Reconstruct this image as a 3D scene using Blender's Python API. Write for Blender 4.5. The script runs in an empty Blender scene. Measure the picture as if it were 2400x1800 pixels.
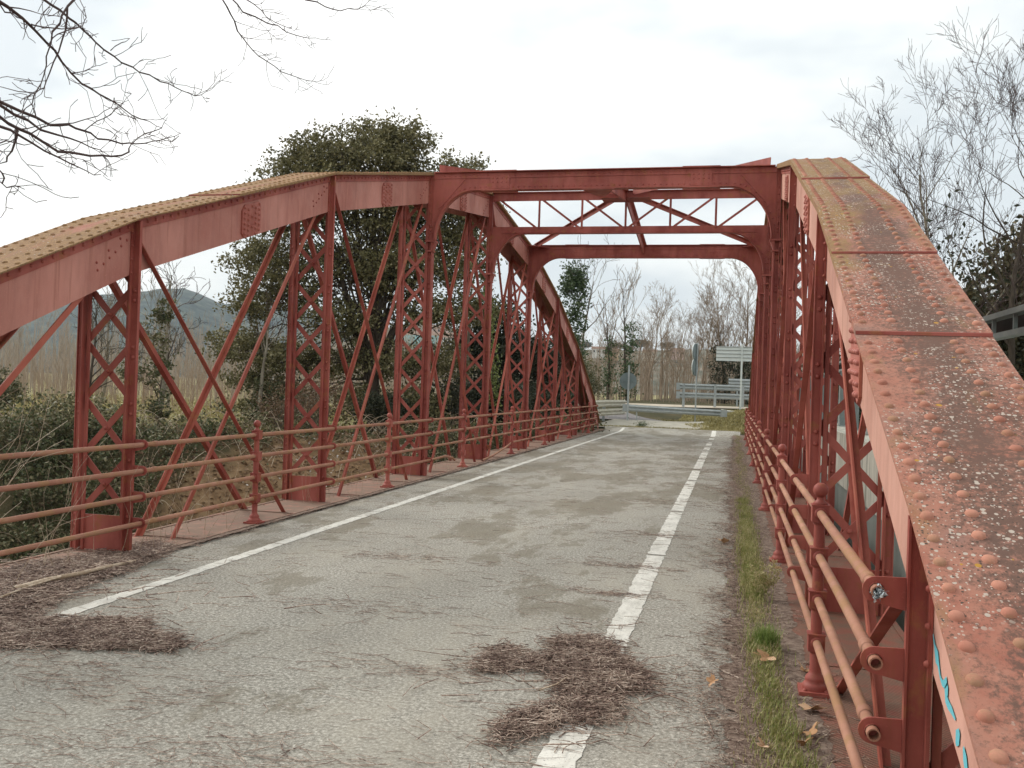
import bpy, math, random
import numpy as np
from mathutils import Vector, Matrix
random.seed(7); RNG = np.random.default_rng(11)
scene = bpy.context.scene
C = scene.collection
# ------------------------------------------------------------------ camera
YAW, PITCH, ROLL, FPX, H = 0.23075, 0.003024, 0.032625, 2207.1, 1.6
cf = Vector((-math.sin(YAW)*math.cos(PITCH), math.cos(YAW)*math.cos(PITCH), math.sin(PITCH)))
cr = Vector((math.cos(YAW), math.sin(YAW), 0)); cu = cr.cross(cf)
r2 = cr*math.cos(ROLL)+cu*math.sin(ROLL); u2 = cu*math.cos(ROLL)-cr*math.sin(ROLL)
cam = bpy.data.cameras.new('camera'); co = bpy.data.objects.new('camera', cam); C.objects.link(co)
M = Matrix.Identity(4)
for i in range(3):
    M[i][0] = r2[i]; M[i][1] = u2[i]; M[i][2] = -cf[i]
M[2][3] = H
co.matrix_world = M
cam.sensor_width = 36; cam.lens = FPX/2400*36; cam.clip_start = 0.05; cam.clip_end = 9000
scene.camera = co
scene.view_settings.view_transform = 'Standard'; scene.view_settings.look = 'None'
scene.view_settings.gamma = 1; scene.view_settings.use_curve_mapping = False
scene.view_settings.exposure = 0.33
# ------------------------------------------------------------------ world + sun
SUN_EL, SUN_AZ = math.radians(36), math.radians(-70)      # azimuth from +Y, negative = left
w = bpy.data.worlds.new('World'); scene.world = w; w.use_nodes = True
nt = w.node_tree; nt.nodes.clear()
def N(nt, t, **kw):
    n = nt.nodes.new(t)
    for k, v in kw.items():
        if k in n.inputs: n.inputs[k].default_value = v
        else: setattr(n, k, v)
    return n
def L(nt, a, b): nt.links.new(a, b)
out = N(nt, 'ShaderNodeOutputWorld'); bg = N(nt, 'ShaderNodeBackground')
sky = N(nt, 'ShaderNodeTexSky'); sky.sky_type = 'NISHITA'; sky.sun_disc = False
sky.sun_elevation = SUN_EL; sky.sun_rotation = SUN_AZ; sky.dust_density = 4
bg.inputs['Strength'].default_value = 0.1
tc = N(nt, 'ShaderNodeTexCoord'); mp = N(nt, 'ShaderNodeMapping'); mp.inputs['Scale'].default_value = (1.0, 1.0, 2.6)
mp.inputs['Location'].default_value = (0.35, 0.2, 0.1)
n1 = N(nt, 'ShaderNodeTexNoise'); n1.inputs['Scale'].default_value = 2.1; n1.inputs['Detail'].default_value = 5; n1.inputs['Roughness'].default_value = .5
cr1 = N(nt, 'ShaderNodeValToRGB')
e = cr1.color_ramp.elements
e[0].position = .43; e[0].color = (7.1, 7.7, 8.0, 1); e[1].position = .64; e[1].color = (12.6, 12.4, 12.0, 1)
q = e.new(.52); q.color = (9.5, 9.8, 9.6, 1)
mx = N(nt, 'ShaderNodeMix', data_type='RGBA'); mx.inputs['Factor'].default_value = .9
L(nt, tc.outputs['Generated'], mp.inputs['Vector']); L(nt, mp.outputs['Vector'], n1.inputs['Vector'])
L(nt, n1.outputs['Fac'], cr1.inputs['Fac'])
L(nt, sky.outputs['Color'], mx.inputs['A']); L(nt, cr1.outputs['Color'], mx.inputs['B'])
L(nt, mx.outputs['Result'], bg.inputs['Color']); L(nt, bg.outputs['Background'], out.inputs['Surface'])
sl = bpy.data.lights.new('sun', 'SUN'); sl.energy = 2.0; sl.angle = math.radians(22); sl.color = (1, .96, .9)
so = bpy.data.objects.new('sun', sl); C.objects.link(so)
sd = Vector((math.sin(SUN_AZ)*math.cos(SUN_EL), math.cos(SUN_AZ)*math.cos(SUN_EL), math.sin(SUN_EL)))
so.rotation_euler = sd.to_track_quat('Z', 'Y').to_euler()
# ------------------------------------------------------------------ helpers
def tag(o, label=None, cat=None, group=None, kind=None):
    if label: o['label'] = label
    if cat: o['category'] = cat
    if group: o['group'] = group
    if kind: o['kind'] = kind
    return o
def empty(name, loc=(0, 0, 0), label=None, cat=None, group=None, rz=0):
    o = bpy.data.objects.new(name, None); C.objects.link(o); o.location = loc; o.rotation_euler[2] = rz
    o.empty_display_size = .2
    return tag(o, label, cat, group)
def mesh_obj(name, V, F, mat, parent=None, smooth=False, origin=None, mi=None):
    me = bpy.data.meshes.new(name)
    V = np.asarray(V, dtype=np.float32).reshape(-1, 3)
    if origin is not None: V = V - np.array(origin, dtype=np.float32)
    if isinstance(F, np.ndarray):
        n, k = F.shape
        me.vertices.add(len(V)); me.vertices.foreach_set('co', V.ravel())
        me.loops.add(n*k); me.loops.foreach_set('vertex_index', F.astype(np.int32).ravel())
        me.polygons.add(n); me.polygons.foreach_set('loop_start', np.arange(0, n*k, k, dtype=np.int32))
        me.polygons.foreach_set('loop_total', np.full(n, k, dtype=np.int32))
        me.update(calc_edges=True)
    else:
        me.from_pydata(V.tolist(), [], F)
    if isinstance(mat, (list, tuple)):
        for m in mat: me.materials.append(m)
    elif mat: me.materials.append(mat)
    if mi is not None: me.polygons.foreach_set('material_index', np.asarray(mi, dtype=np.int32))
    if smooth: me.polygons.foreach_set('use_smooth', np.ones(len(me.polygons), dtype=bool))
    me.validate() if not isinstance(F, np.ndarray) else None
    o = bpy.data.objects.new(name, me); C.objects.link(o)
    if parent: o.parent = parent
    if origin is not None: o.location = origin
    return o
class MB:
    def __init__(s): s.V = []; s.F = []; s.S = []
    def add(s, V, F, smooth=False):
        b = len(s.V); s.V += [tuple(v) for v in V]; s.F += [tuple(i+b for i in f) for f in F]; s.S += [smooth]*len(F)
    def box(s, x0, x1, y0, y1, z0, z1):
        s.add([(x0,y0,z0),(x1,y0,z0),(x1,y1,z0),(x0,y1,z0),(x0,y0,z1),(x1,y0,z1),(x1,y1,z1),(x0,y1,z1)],
              [(0,3,2,1),(4,5,6,7),(0,1,5,4),(1,2,6,5),(2,3,7,6),(3,0,4,7)])
    def bar(s, a, b, wd, th, side):
        """box from a to b; wd along 'side' dir, th along the other normal"""
        a = Vector(a); b = Vector(b); d = (b-a).normalized(); sv = Vector(side); sv = (sv-d*sv.dot(d)).normalized(); n = d.cross(sv)
        V = [p+sv*(wd/2*i)+n*(th/2*j) for p in (a, b) for i, j in ((-1,-1),(1,-1),(1,1),(-1,1))]
        s.add(V, [(0,3,2,1),(4,5,6,7),(0,1,5,4),(1,2,6,5),(2,3,7,6),(3,0,4,7)])
    def prism(s, poly, axis, a, b):
        """polygon (list of 2D) extruded along axis ('x','y','z') from a to b"""
        def P(p, t):
            return {'x': (t, p[0], p[1]), 'y': (p[0], t, p[1]), 'z': (p[0], p[1], t)}[axis]
        n = len(poly); V = [P(p, a) for p in poly]+[P(p, b) for p in poly]
        F = [tuple(range(n)), tuple(reversed(range(n, 2*n)))]+[(i, i+n, (i+1) % n+n, (i+1) % n) for i in range(n)]
        s.add(V, F)
    def tube(s, pts, r, n=8, cap=True, smooth=True):
        pts = [Vector(p) for p in pts]; V = []; F = []
        rs = r if isinstance(r, (list, tuple)) else [r]*len(pts)
        t0 = (pts[1]-pts[0]).normalized(); ref = Vector((0, 0, 1)) if abs(t0.z) < .9 else Vector((1, 0, 0))
        for i, p in enumerate(pts):
            t = (pts[min(i+1, len(pts)-1)]-pts[max(i-1, 0)]).normalized(); u = t.cross(ref).normalized(); v = u.cross(t)
            for k in range(n):
                a = 2*math.pi*k/n; V.append(p+(u*math.cos(a)+v*math.sin(a))*rs[i])
        for i in range(len(pts)-1):
            for k in range(n): F.append((i*n+k, i*n+(k+1) % n, (i+1)*n+(k+1) % n, (i+1)*n+k))
        s.add(V, F, smooth)
        if cap:
            s.add(V[:n], [tuple(reversed(range(n)))]); s.add(V[-n:], [tuple(range(n))])
    def lathe(s, prof, cx, cy, z0, n=14):
        V = []; F = []
        for r, z in prof:
            for k in range(n):
                a = 2*math.pi*k/n; V.append((cx+r*math.cos(a), cy+r*math.sin(a), z0+z))
        for i in range(len(prof)-1):
            for k in range(n): F.append((i*n+k, i*n+(k+1) % n, (i+1)*n+(k+1) % n, (i+1)*n+k))
        s.add(V, F, True)
    def rivet(s, p, nrm, r=.018, h=.014, n=8, ref=None):
        p = Vector(p); nv = Vector(nrm).normalized(); t = nv.orthogonal().normalized(); b = nv.cross(t)
        V = []; F = []
        for rr, hh in ((1, 0), (.86, .55), (.5, .9)):
            for k in range(n):
                a = 2*math.pi*k/n; V.append(p+(t*math.cos(a)+b*math.sin(a))*r*rr+nv*h*hh)
        V.append(p+nv*h)
        for i in range(2):
            for k in range(n): F.append((i*n+k, i*n+(k+1) % n, (i+1)*n+(k+1) % n, (i+1)*n+k))
        for k in range(n): F.append((2*n+k, 2*n+(k+1) % n, 3*n))
        s.add(V, F, True)
    def obj(s, name, mat, parent=None, origin=None, bevel=0):
        V = s.V
        if origin is not None: V = [(v[0]-origin[0], v[1]-origin[1], v[2]-origin[2]) for v in V]
        me = bpy.data.meshes.new(name); me.from_pydata([tuple(v) for v in V], [], s.F)
        me.polygons.foreach_set('use_smooth', s.S)
        if isinstance(mat, (list, tuple)):
            for m in mat: me.materials.append(m)
        else: me.materials.append(mat)
        me.update()
        o = bpy.data.objects.new(name, me); C.objects.link(o)
        if parent: o.parent = parent
        if origin is not None: o.location = origin
        if bevel:
            md = o.modifiers.new('bevel', 'BEVEL'); md.width = bevel; md.segments = 1; md.limit_method = 'ANGLE'
        return o
def prisms(P0, P1, R0, R1, n=3):
    P0 = np.asarray(P0, float); P1 = np.asarray(P1, float); R0 = np.asarray(R0, float); R1 = np.asarray(R1, float)
    d = P1-P0; ln = np.linalg.norm(d, axis=1, keepdims=True); d = d/np.maximum(ln, 1e-9)
    ref = np.where(np.abs(d[:, 2:3]) < .9, np.array([[0, 0, 1.]]), np.array([[1., 0, 0]]))
    u = np.cross(d, ref); u /= np.linalg.norm(u, axis=1, keepdims=True); v = np.cross(u, d)
    m = len(P0); V = np.zeros((m, 2*n, 3))
    for k in range(n):
        a = 2*math.pi*k/n; o = u*math.cos(a)+v*math.sin(a)
        V[:, k] = P0+o*R0[:, None]; V[:, n+k] = P1+o*R1[:, None]
    F = np.array([[k, (k+1) % n, (k+1) % n+n, k+n] for k in range(n)])
    F = (F[None]+(np.arange(m)*2*n)[:, None, None]).reshape(-1, 4)
    return V.reshape(-1, 3), F
def cat_meshes(parts):
    Vs = []; Fs = []; b = 0
    for V, F in parts: Vs.append(V); Fs.append(F+b); b += len(V)
    return np.concatenate(Vs), np.concatenate(Fs)
def leaf_quads(P, size, rng, flat=0.0, asp=.55):
    m = len(P); a = rng.normal(size=(m, 3)); a[:, 2] *= (1-flat); a /= np.linalg.norm(a, axis=1, keepdims=True)
    b = rng.normal(size=(m, 3)); b -= (a*b).sum(1, keepdims=True)*a
    if flat: b[:, 2] *= (1-flat*.6)
    b /= np.linalg.norm(b, axis=1, keepdims=True)
    s = (size*rng.uniform(.6, 1.3, m))[:, None]
    n_ = np.cross(a, b)
    V = np.stack([P-a*s*.5, P+b*s*asp*.5+n_*s*.08, P+a*s*.5, P-b*s*asp*.5+n_*s*.08], 1).reshape(-1, 3)
    F = np.arange(4*m).reshape(-1, 4); return V, F
# ------------------------------------------------------------------ materials
def mat_base(name, rough=.7, spec=.3):
    m = bpy.data.materials.new(name); m.use_nodes = True; t = m.node_tree
    b = t.nodes['Principled BSDF']; b.inputs['Roughness'].default_value = rough
    b.inputs['Specular IOR Level'].default_value = spec
    return m, t, b
def ramp(t, fac, stops):
    n = N(t, 'ShaderNodeValToRGB'); e = n.color_ramp.elements
    e[0].position = stops[0][0]; e[0].color = (*stops[0][1], 1); e[1].position = stops[-1][0]; e[1].color = (*stops[-1][1], 1)
    for p, c in stops[1:-1]:
        x = e.new(p); x.color = (*c, 1)
    L(t, fac, n.inputs['Fac']); return n.outputs['Color']
def noise(t, vec, scale, detail=3, rough=.55, dist=0):
    n = N(t, 'ShaderNodeTexNoise'); n.inputs['Scale'].default_value = scale; n.inputs['Detail'].default_value = detail
    n.inputs['Roughness'].default_value = rough; n.inputs['Distortion'].default_value = dist
    L(t, vec, n.inputs['Vector']); return n.outputs['Fac']
def mixc(t, fac, a, b, mode='MIX'):
    n = N(t, 'ShaderNodeMix', data_type='RGBA', blend_type=mode)
    for k, v in (('Factor', fac), ('A', a), ('B', b)):
        if isinstance(v, (int, float)): n.inputs[k].default_value = v
        elif isinstance(v, tuple): n.inputs[k].default_value = (*v, 1)
        else: L(t, v, n.inputs[k])
    return n.outputs['Result']
def mapv(t, vec, sc=(1, 1, 1), rot=(0, 0, 0), loc=(0, 0, 0)):
    n = N(t, 'ShaderNodeMapping'); n.inputs['Scale'].default_value = sc; n.inputs['Rotation'].default_value = rot; n.inputs['Location'].default_value = loc
    L(t, vec, n.inputs['Vector']); return n.outputs['Vector']
def bump(t, b, h, strength=.3, dist=.01):
    n = N(t, 'ShaderNodeBump'); n.inputs['Strength'].default_value = strength; n.inputs['Distance'].default_value = dist
    L(t, h, n.inputs['Height']); L(t, n.outputs['Normal'], b.inputs['Normal'])
def geo(t): return N(t, 'ShaderNodeNewGeometry').outputs['Position']
def paint_mat(name, c1, c2, rust=(.30, .12, .035), rustamt=.62, rough=.55, streak=True):
    m, t, b = mat_base(name, rough, .35); p = geo(t)
    c = ramp(t, noise(t, p, 2.2, 5, .6), [(.35, c1), (.68, c2)])
    if streak:
        s = noise(t, mapv(t, p, (6, 6, .5)), 1.6, 4, .6)
        c = mixc(t, ramp(t, s, [(.48, (0, 0, 0)), (.75, (.35, .35, .35))]), c, tuple(x*.55 for x in c1))
    fd = noise(t, mapv(t, p, (1.2, 1.2, .35), loc=(5, 1, 2)), 1.1, 5, .65)
    c = mixc(t, ramp(t, fd, [(.46, (0, 0, 0)), (.62, (.7, .7, .7))]), c, tuple(min(1, x*1.3+.012) for x in c2))
    s2 = noise(t, mapv(t, p, (9, 9, .45), loc=(2, 7, 1)), 1.2, 5, .7)
    if streak: c = mixc(t, ramp(t, s2, [(.56, (0, 0, 0)), (.68, (.55, .55, .55))]), c, tuple(a*.6+b_*.3 for a, b_ in zip(rust, c1)))
    r = noise(t, p, 5.5, 7, .7)
    c = mixc(t, ramp(t, r, [(rustamt, (0, 0, 0)), (rustamt+.12, (.8, .8, .8))]), c, rust)
    c = mixc(t, ramp(t, noise(t, p, 90, 2, .6), [(.62, (0, 0, 0)), (.72, (.5, .5, .5))]), c, tuple(min(1, x*1.5+.03) for x in c1))
    L(t, c, b.inputs['Base Color'])
    L(t, ramp(t, r, [(.3, (rough-.12,)*3), (.7, (rough+.25,)*3)]), b.inputs['Roughness'])
    bump(t, b, noise(t, p, 60, 4, .7), .25, .004)
    return m
RED = paint_mat('red_iron_paint', (.24, .045, .034), (.36, .098, .073), rustamt=.56, rust=(.33, .13, .055))
SPL = paint_mat('splice_paint', (.34, .095, .07), (.42, .15, .115), rustamt=.66)
RED2 = paint_mat('red_iron_paint_bars', (.30, .066, .045), (.37, .10, .065), rustamt=.56, rust=(.34, .15, .06))
WEB = paint_mat('faded_red_paint', (.42, .16, .125), (.48, .215, .17), rustamt=.7, rust=(.30, .10, .05), rough=.6)
WEBR = paint_mat('pale_right_web_paint', (.46, .225, .17), (.53, .29, .225), rustamt=.72, rust=(.30, .12, .06), rough=.7)  # paler version of the web paint, used on the right chord webs only
RAILM = paint_mat('rusty_rail_paint', (.31, .135, .088), (.37, .185, .12), rustamt=.48, rust=(.34, .19, .09), rough=.7, streak=False)
def cover_mat(name, xc, dens, soot=1, far0=5, far1=10):
    """top plates of the arch: orange-red paint, ochre lichen edges, sooty middle, pale lichen spots"""
    m, t, b = mat_base(name, .85, .15); p = geo(t)
    base = ramp(t, noise(t, p, 3.2, 6, .65), [(.33, (.36, .135, .095)), (.5, (.41, .19, .135)), (.68, (.30, .165, .13))])
    sep = N(t, 'ShaderNodeSeparateXYZ'); L(t, p, sep.inputs[0])
    sx = N(t, 'ShaderNodeMath', operation='SUBTRACT'); L(t, sep.outputs['X'], sx.inputs[0]); sx.inputs[1].default_value = xc
    ab = N(t, 'ShaderNodeMath', operation='ABSOLUTE'); L(t, sx.outputs[0], ab.inputs[0])
    ns = noise(t, mapv(t, p, (3, 1.2, 1.2)), 1.5, 5, .65)
    sm = N(t, 'ShaderNodeMath', operation='MULTIPLY_ADD'); L(t, ns, sm.inputs[0]); sm.inputs[1].default_value = -.62; L(t, ab.outputs[0], sm.inputs[2])
    fine = noise(t, p, 36, 6, .8)
    ad = N(t, 'ShaderNodeMath', operation='MULTIPLY_ADD'); L(t, fine, ad.inputs[0]); ad.inputs[1].default_value = -1.25; L(t, sm.outputs[0], ad.inputs[2])
    mr = N(t, 'ShaderNodeMapRange'); mr.inputs['From Min'].default_value = -.87+.14*(1-soot); mr.inputs['From Max'].default_value = -.66+.14*(1-soot)*-1
    mr.inputs['To Min'].default_value = .85*soot; mr.inputs['To Max'].default_value = .0; L(t, ad.outputs[0], mr.inputs['Value'])
    c = mixc(t, mr.outputs[0], base, (.12, .078, .062))
    # ochre lichen gathering on the stretch farther up the arch and along the edges
    far = N(t, 'ShaderNodeMapRange'); far.inputs['From Min'].default_value = far0; far.inputs['From Max'].default_value = far1; far.inputs['To Min'].default_value = -.13; far.inputs['To Max'].default_value = .17
    L(t, sep.outputs['Y'], far.inputs['Value'])
    oc = noise(t, mapv(t, p, (2, .7, 1)), 1.8, 6, .7); mo = N(t, 'ShaderNodeMath', operation='MULTIPLY_ADD'); L(t, ab.outputs[0], mo.inputs[0]); mo.inputs[1].default_value = .45; L(t, oc, mo.inputs[2])
    m3 = N(t, 'ShaderNodeMath', operation='ADD'); L(t, mo.outputs[0], m3.inputs[0]); L(t, far.outputs[0], m3.inputs[1])
    c = mixc(t, ramp(t, m3.outputs[0], [(.54, (0, 0, 0)), (.70, (.8, .8, .8))]), c, ramp(t, fine, [(.35, (.15, .10, .045)), (.5, (.28, .175, .075)), (.66, (.37, .25, .10))]))
    c = mixc(t, ramp(t, noise(t, p, 75, 3, .7), [(.56, (0, 0, 0)), (.64, (.55, .55, .55))]), c, (.16, .095, .07))
    def spots(c, sc, thr, col, amt, seed):
        v = N(t, 'ShaderNodeTexVoronoi'); v.inputs['Scale'].default_value = sc; v.inputs['Randomness'].default_value = 1
        jit = mapv(t, p, (1, 1, 1), loc=(seed, 0, 0)); L(t, jit, v.inputs['Vector'])
        sc2 = N(t, 'ShaderNodeSeparateColor'); L(t, v.outputs['Color'], sc2.inputs[0])
        th = N(t, 'ShaderNodeMath', operation='MULTIPLY'); L(t, sc2.outputs[0], th.inputs[0]); th.inputs[1].default_value = thr
        nz = noise(t, p, 160, 2, .5); a2 = N(t, 'ShaderNodeMath', operation='MULTIPLY_ADD'); L(t, nz, a2.inputs[0]); a2.inputs[1].default_value = .16; L(t, v.outputs['Distance'], a2.inputs[2])
        lt = N(t, 'ShaderNodeMath', operation='LESS_THAN'); L(t, a2.outputs[0], lt.inputs[0]); L(t, th.outputs[0], lt.inputs[1])
        g = N(t, 'ShaderNodeMath', operation='GREATER_THAN'); L(t, sc2.outputs[1], g.inputs[0]); g.inputs[1].default_value = 1-amt
        # spots gather in patches
        pt = ramp(t, noise(t, p, 2.3, 4, .6), [(.42, (.04, .04, .04)), (.52, (1, 1, 1))])
        g2 = N(t, 'ShaderNodeMath', operation='MULTIPLY'); L(t, lt.outputs[0], g2.inputs[0]); L(t, g.outputs[0], g2.inputs[1])
        g3 = N(t, 'ShaderNodeMath', operation='MULTIPLY'); L(t, g2.outputs[0], g3.inputs[0]); L(t, pt, g3.inputs[1])
        return mixc(t, g3.outputs[0], c, col)
    c = spots(c, 52, .55, (.50, .42, .35), dens, 0)
    c = spots(c, 95, .5, (.52, .43, .36), dens*.9, 3.1)
    c = spots(c, 80, .5, (.10, .07, .055), .7, 11.3)
    c = spots(c, 26, .42, (.46, .25, .05), .06, 7.7)
    L(t, c, b.inputs['Base Color']); bump(t, b, fine, .5, .006)
    return m
COVR = cover_mat('lichen_cover_right', .57+.33, .62, 1, 5.5, 9)
COVL = cover_mat('lichen_cover_left', -5.127-.305, .12, .25, -30, -20)
def asphalt_mat():
    m, t, b = mat_base('weathered_asphalt', .95, .2); p = geo(t)
    f1 = noise(t, p, 46, 5, .9); f2 = noise(t, p, 38, 4, .7)
    c = ramp(t, f1, [(.38, (.06, .054, .045)), (.455, (.26, .243, .205)), (.54, (.40, .378, .325)), (.62, (.82, .78, .69))])
    c = mixc(t, ramp(t, f2, [(.36, (.45, .45, .45)), (.50, (0, 0, 0))]), c, (.13, .122, .10))
    pat = noise(t, p, .55, 5, .6, .6)
    c = mixc(t, ramp(t, pat, [(.34, (.4, .4, .4)), (.58, (0, 0, 0))]), c, (.19, .17, .135))
    pale = noise(t, mapv(t, p, (.9, .28, 1), loc=(4, 2, 0)), 1.3, 5, .65)
    c = mixc(t, ramp(t, pale, [(.5, (0, 0, 0)), (.72, (.6, .6, .6))]), c, (.42, .385, .31))
    c = mixc(t, .12, c, (.46, .43, .375))
    # thin meandering cracks
    wv = N(t, 'ShaderNodeTexVoronoi', feature='DISTANCE_TO_EDGE'); wv.inputs['Scale'].default_value = 1.15
    dn = N(t, 'ShaderNodeTexNoise'); dn.inputs['Scale'].default_value = 2.2; dn.inputs['Detail'].default_value = 6; L(t, p, dn.inputs['Vector'])
    va = N(t, 'ShaderNodeVectorMath', operation='MULTIPLY_ADD'); L(t, dn.outputs['Color'], va.inputs[0]); va.inputs[1].default_value = (.9, .9, 0); L(t, p, va.inputs[2]); L(t, va.outputs[0], wv.inputs['Vector'])
    ck = ramp(t, wv.outputs['Distance'], [(.0, (1, 1, 1)), (.012, (0, 0, 0))]); cm = ramp(t, noise(t, p, .7, 3, .5), [(.5, (0, 0, 0)), (.62, (.5, .5, .5))])
    cc = N(t, 'ShaderNodeMath', operation='MULTIPLY'); L(t, ck, cc.inputs[0]); L(t, cm, cc.inputs[1]); c = mixc(t, cc.outputs[0], c, (.07, .062, .05))
    # irregular damp patches
    dp = noise(t, mapv(t, p, (1.0, .38, 1), loc=(2.1, 3.3, 0)), .95, 7, .72); sy = N(t, 'ShaderNodeSeparateXYZ'); L(t, p, sy.inputs[0])
    yr = N(t, 'ShaderNodeMapRange'); yr.inputs['From Min'].default_value = 6; yr.inputs['From Max'].default_value = 14; yr.inputs['To Min'].default_value = -.08; yr.inputs['To Max'].default_value = 0; L(t, sy.outputs['Y'], yr.inputs['Value'])
    da = N(t, 'ShaderNodeMath', operation='ADD'); L(t, dp, da.inputs[0]); L(t, yr.outputs[0], da.inputs[1])
    c = mixc(t, ramp(t, da.outputs[0], [(.485, (0, 0, 0)), (.515, (.5, .5, .5)), (.6, (.72, .72, .72))]), c, mixc(t, f2, (.10, .085, .06), (.27, .235, .17)))
    L(t, c, b.inputs['Base Color']); bump(t, b, f1, .55, .006); return m
ASPH = asphalt_mat()
def simple(name, stops, scale, detail=4, rough=.9, bs=.3, bd=.01, sc=(1, 1, 1), spec=.2, bscale=None):
    m, t, b = mat_base(name, rough, spec); p = mapv(t, geo(t), sc)
    f = noise(t, p, scale, detail, .65); L(t, ramp(t, f, stops), b.inputs['Base Color'])
    bump(t, b, noise(t, p, bscale or scale*3, 4, .7), bs, bd); return m
def paintline_mat():
    m, t, b = mat_base('worn_road_paint', .8, .2); p = geo(t)
    f = noise(t, p, 70, 4, .8); g = noise(t, mapv(t, p, (1, .4, 1)), 9, 5, .7)
    c = ramp(t, g, [(.3, (.52, .50, .44)), (.6, (.74, .72, .65))])
    L(t, mixc(t, ramp(t, f, [(.36, (1, 1, 1)), (.43, (0, 0, 0))]), c, (.30, .285, .25)), b.inputs['Base Color']); bump(t, b, f, .3, .004)
    return m
LINE = paintline_mat()
DIRT = simple('deck_dirt', [(.3, (.10, .05, .035)), (.5, (.26, .105, .07)), (.7, (.20, .13, .09))], 7, 6)
def tread_mat():
    m, t, b = mat_base('treaded_steel', .75, .25); p = geo(t)
    w1 = N(t, 'ShaderNodeTexWave', bands_direction='DIAGONAL'); w1.inputs['Scale'].default_value = 9; w1.inputs['Distortion'].default_value = .4
    L(t, mapv(t, p, (2.2, 2.2, 2.2)), w1.inputs['Vector'])
    c = ramp(t, noise(t, p, 6, 6, .65), [(.34, (.30, .095, .065)), (.52, (.24, .12, .08)), (.7, (.17, .12, .085))])
    c = mixc(t, ramp(t, w1.outputs['Fac'], [(.15, (.6, .6, .6)), (.45, (0, 0, 0))]), c, (.08, .045, .035))
    L(t, c, b.inputs['Base Color']); bump(t, b, w1.outputs['Fac'], .6, .01); return m
TREAD = tread_mat()
CONC = None
def conc_mat():
    m, t, b = mat_base('stained_concrete', .9, .2); p = geo(t)
    c = ramp(t, noise(t, p, 1.5, 5, .6), [(.3, (.46, .45, .38)), (.7, (.60, .585, .50))])
    s = noise(t, mapv(t, p, (3, 3, .25)), 2.2, 6, .7)
    c = mixc(t, ramp(t, s, [(.5, (0, 0, 0)), (.62, (.8, .8, .8))]), c, (.13, .13, .10))
    L(t, c, b.inputs['Base Color']); bump(t, b, noise(t, p, 30, 4, .7), .3, .01); return m
CONC = conc_mat()
CONC2 = simple('grey_girder', [(.3, (.20, .22, .20)), (.7, (.30, .32, .29))], .8, 5, sc=(2, 2, .4))
GALV = simple('galvanised_steel', [(.3, (.33, .36, .36)), (.7, (.46, .49, .48))], 5, 4, rough=.5, spec=.5, bs=.1)
GALVD = simple('dull_grey_steel', [(.3, (.20, .235, .225)), (.7, (.30, .33, .31))], 4, 4, rough=.6, spec=.4, bs=.1)
CREAM = simple('aged_cream_rail', [(.25, (.34, .31, .24)), (.5, (.55, .52, .43)), (.8, (.62, .60, .52))], 3, 5, rough=.7, sc=(1, 1, 4))
BLACKP = simple('dark_back_panel', [(.3, (.02, .015, .012)), (.7, (.045, .03, .025))], 3)
WHITEP = simple('white_sign_back', [(.3, (.72, .76, .72)), (.7, (.82, .85, .80))], 2, rough=.5)
SIGNG = simple('grey_sign_back', [(.3, (.16, .20, .20)), (.7, (.22, .26, .26))], 3, rough=.6)
BARK = simple('grey_brown_bark', [(.3, (.05, .037, .028)), (.7, (.12, .095, .07))], 9, 6, bs=.7, bd=.03, sc=(1, 1, .25))
BARKL = simple('pale_bark', [(.3, (.17, .14, .105)), (.7, (.34, .30, .23))], 6, 6, bs=.5, bd=.02, sc=(1, 1, .3))
BARKP = simple('poplar_bark', [(.3, (.20, .145, .10)), (.7, (.38, .295, .215))], 4, 6, sc=(1, 1, .3))
BARKD = simple('dark_twig_bark', [(.3, (.065, .042, .042)), (.7, (.14, .10, .09))], 12, 4)
def leaf_mat(name, stops, scale=1.3, trans=.15, fine=14):
    m, t, b = mat_base(name, .6, .3); p = geo(t)
    a = noise(t, p, scale, 4, .6); f = N(t, 'ShaderNodeTexVoronoi'); f.inputs['Scale'].default_value = fine; L(t, p, f.inputs['Vector'])
    s = N(t, 'ShaderNodeSeparateColor'); L(t, f.outputs['Color'], s.inputs[0])
    mm = N(t, 'ShaderNodeMath', operation='MULTIPLY_ADD'); L(t, s.outputs[0], mm.inputs[0]); mm.inputs[1].default_value = .45; L(t, a, mm.inputs[2])
    c = ramp(t, mm.outputs[0], stops); L(t, c, b.inputs['Base Color'])
    if trans:
        tr = N(t, 'ShaderNodeBsdfTranslucent'); L(t, c, tr.inputs['Color']); mxs = N(t, 'ShaderNodeMixShader'); mxs.inputs[0].default_value = trans
        L(t, b.outputs[0], mxs.inputs[1]); L(t, tr.outputs[0], mxs.inputs[2]); L(t, mxs.outputs[0], t.nodes['Material Output'].inputs['Surface'])
    return m
OAK = leaf_mat('oak_leaves', [(.4, (.055, .052, .020)), (.62, (.13, .12, .047)), (.85, (.22, .195, .09)), (1.0, (.32, .28, .15))])
DARKL = leaf_mat('dark_evergreen_leaves', [(.4, (.018, .024, .013)), (.75, (.045, .05, .025)), (1.0, (.09, .085, .05))])
IVY = leaf_mat('ivy_leaves', [(.4, (.03, .055, .022)), (.75, (.07, .11, .045)), (1.0, (.14, .17, .08))])
BRAM = leaf_mat('bramble_leaves', [(.4, (.034, .042, .018)), (.62, (.08, .10, .038)), (.78, (.14, .12, .06)), (1.0, (.30, .26, .15))], .5)
BROWNL = leaf_mat('brown_leaves', [(.4, (.09, .055, .03)), (.75, (.17, .105, .06)), (1.0, (.28, .19, .12))])
GRASS = leaf_mat('grass_blades', [(.4, (.22, .18, .06)), (.60, (.19, .24, .055)), (.80, (.36, .33, .13)), (1.0, (.58, .48, .28))], 2.2, .2, 60)
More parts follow.
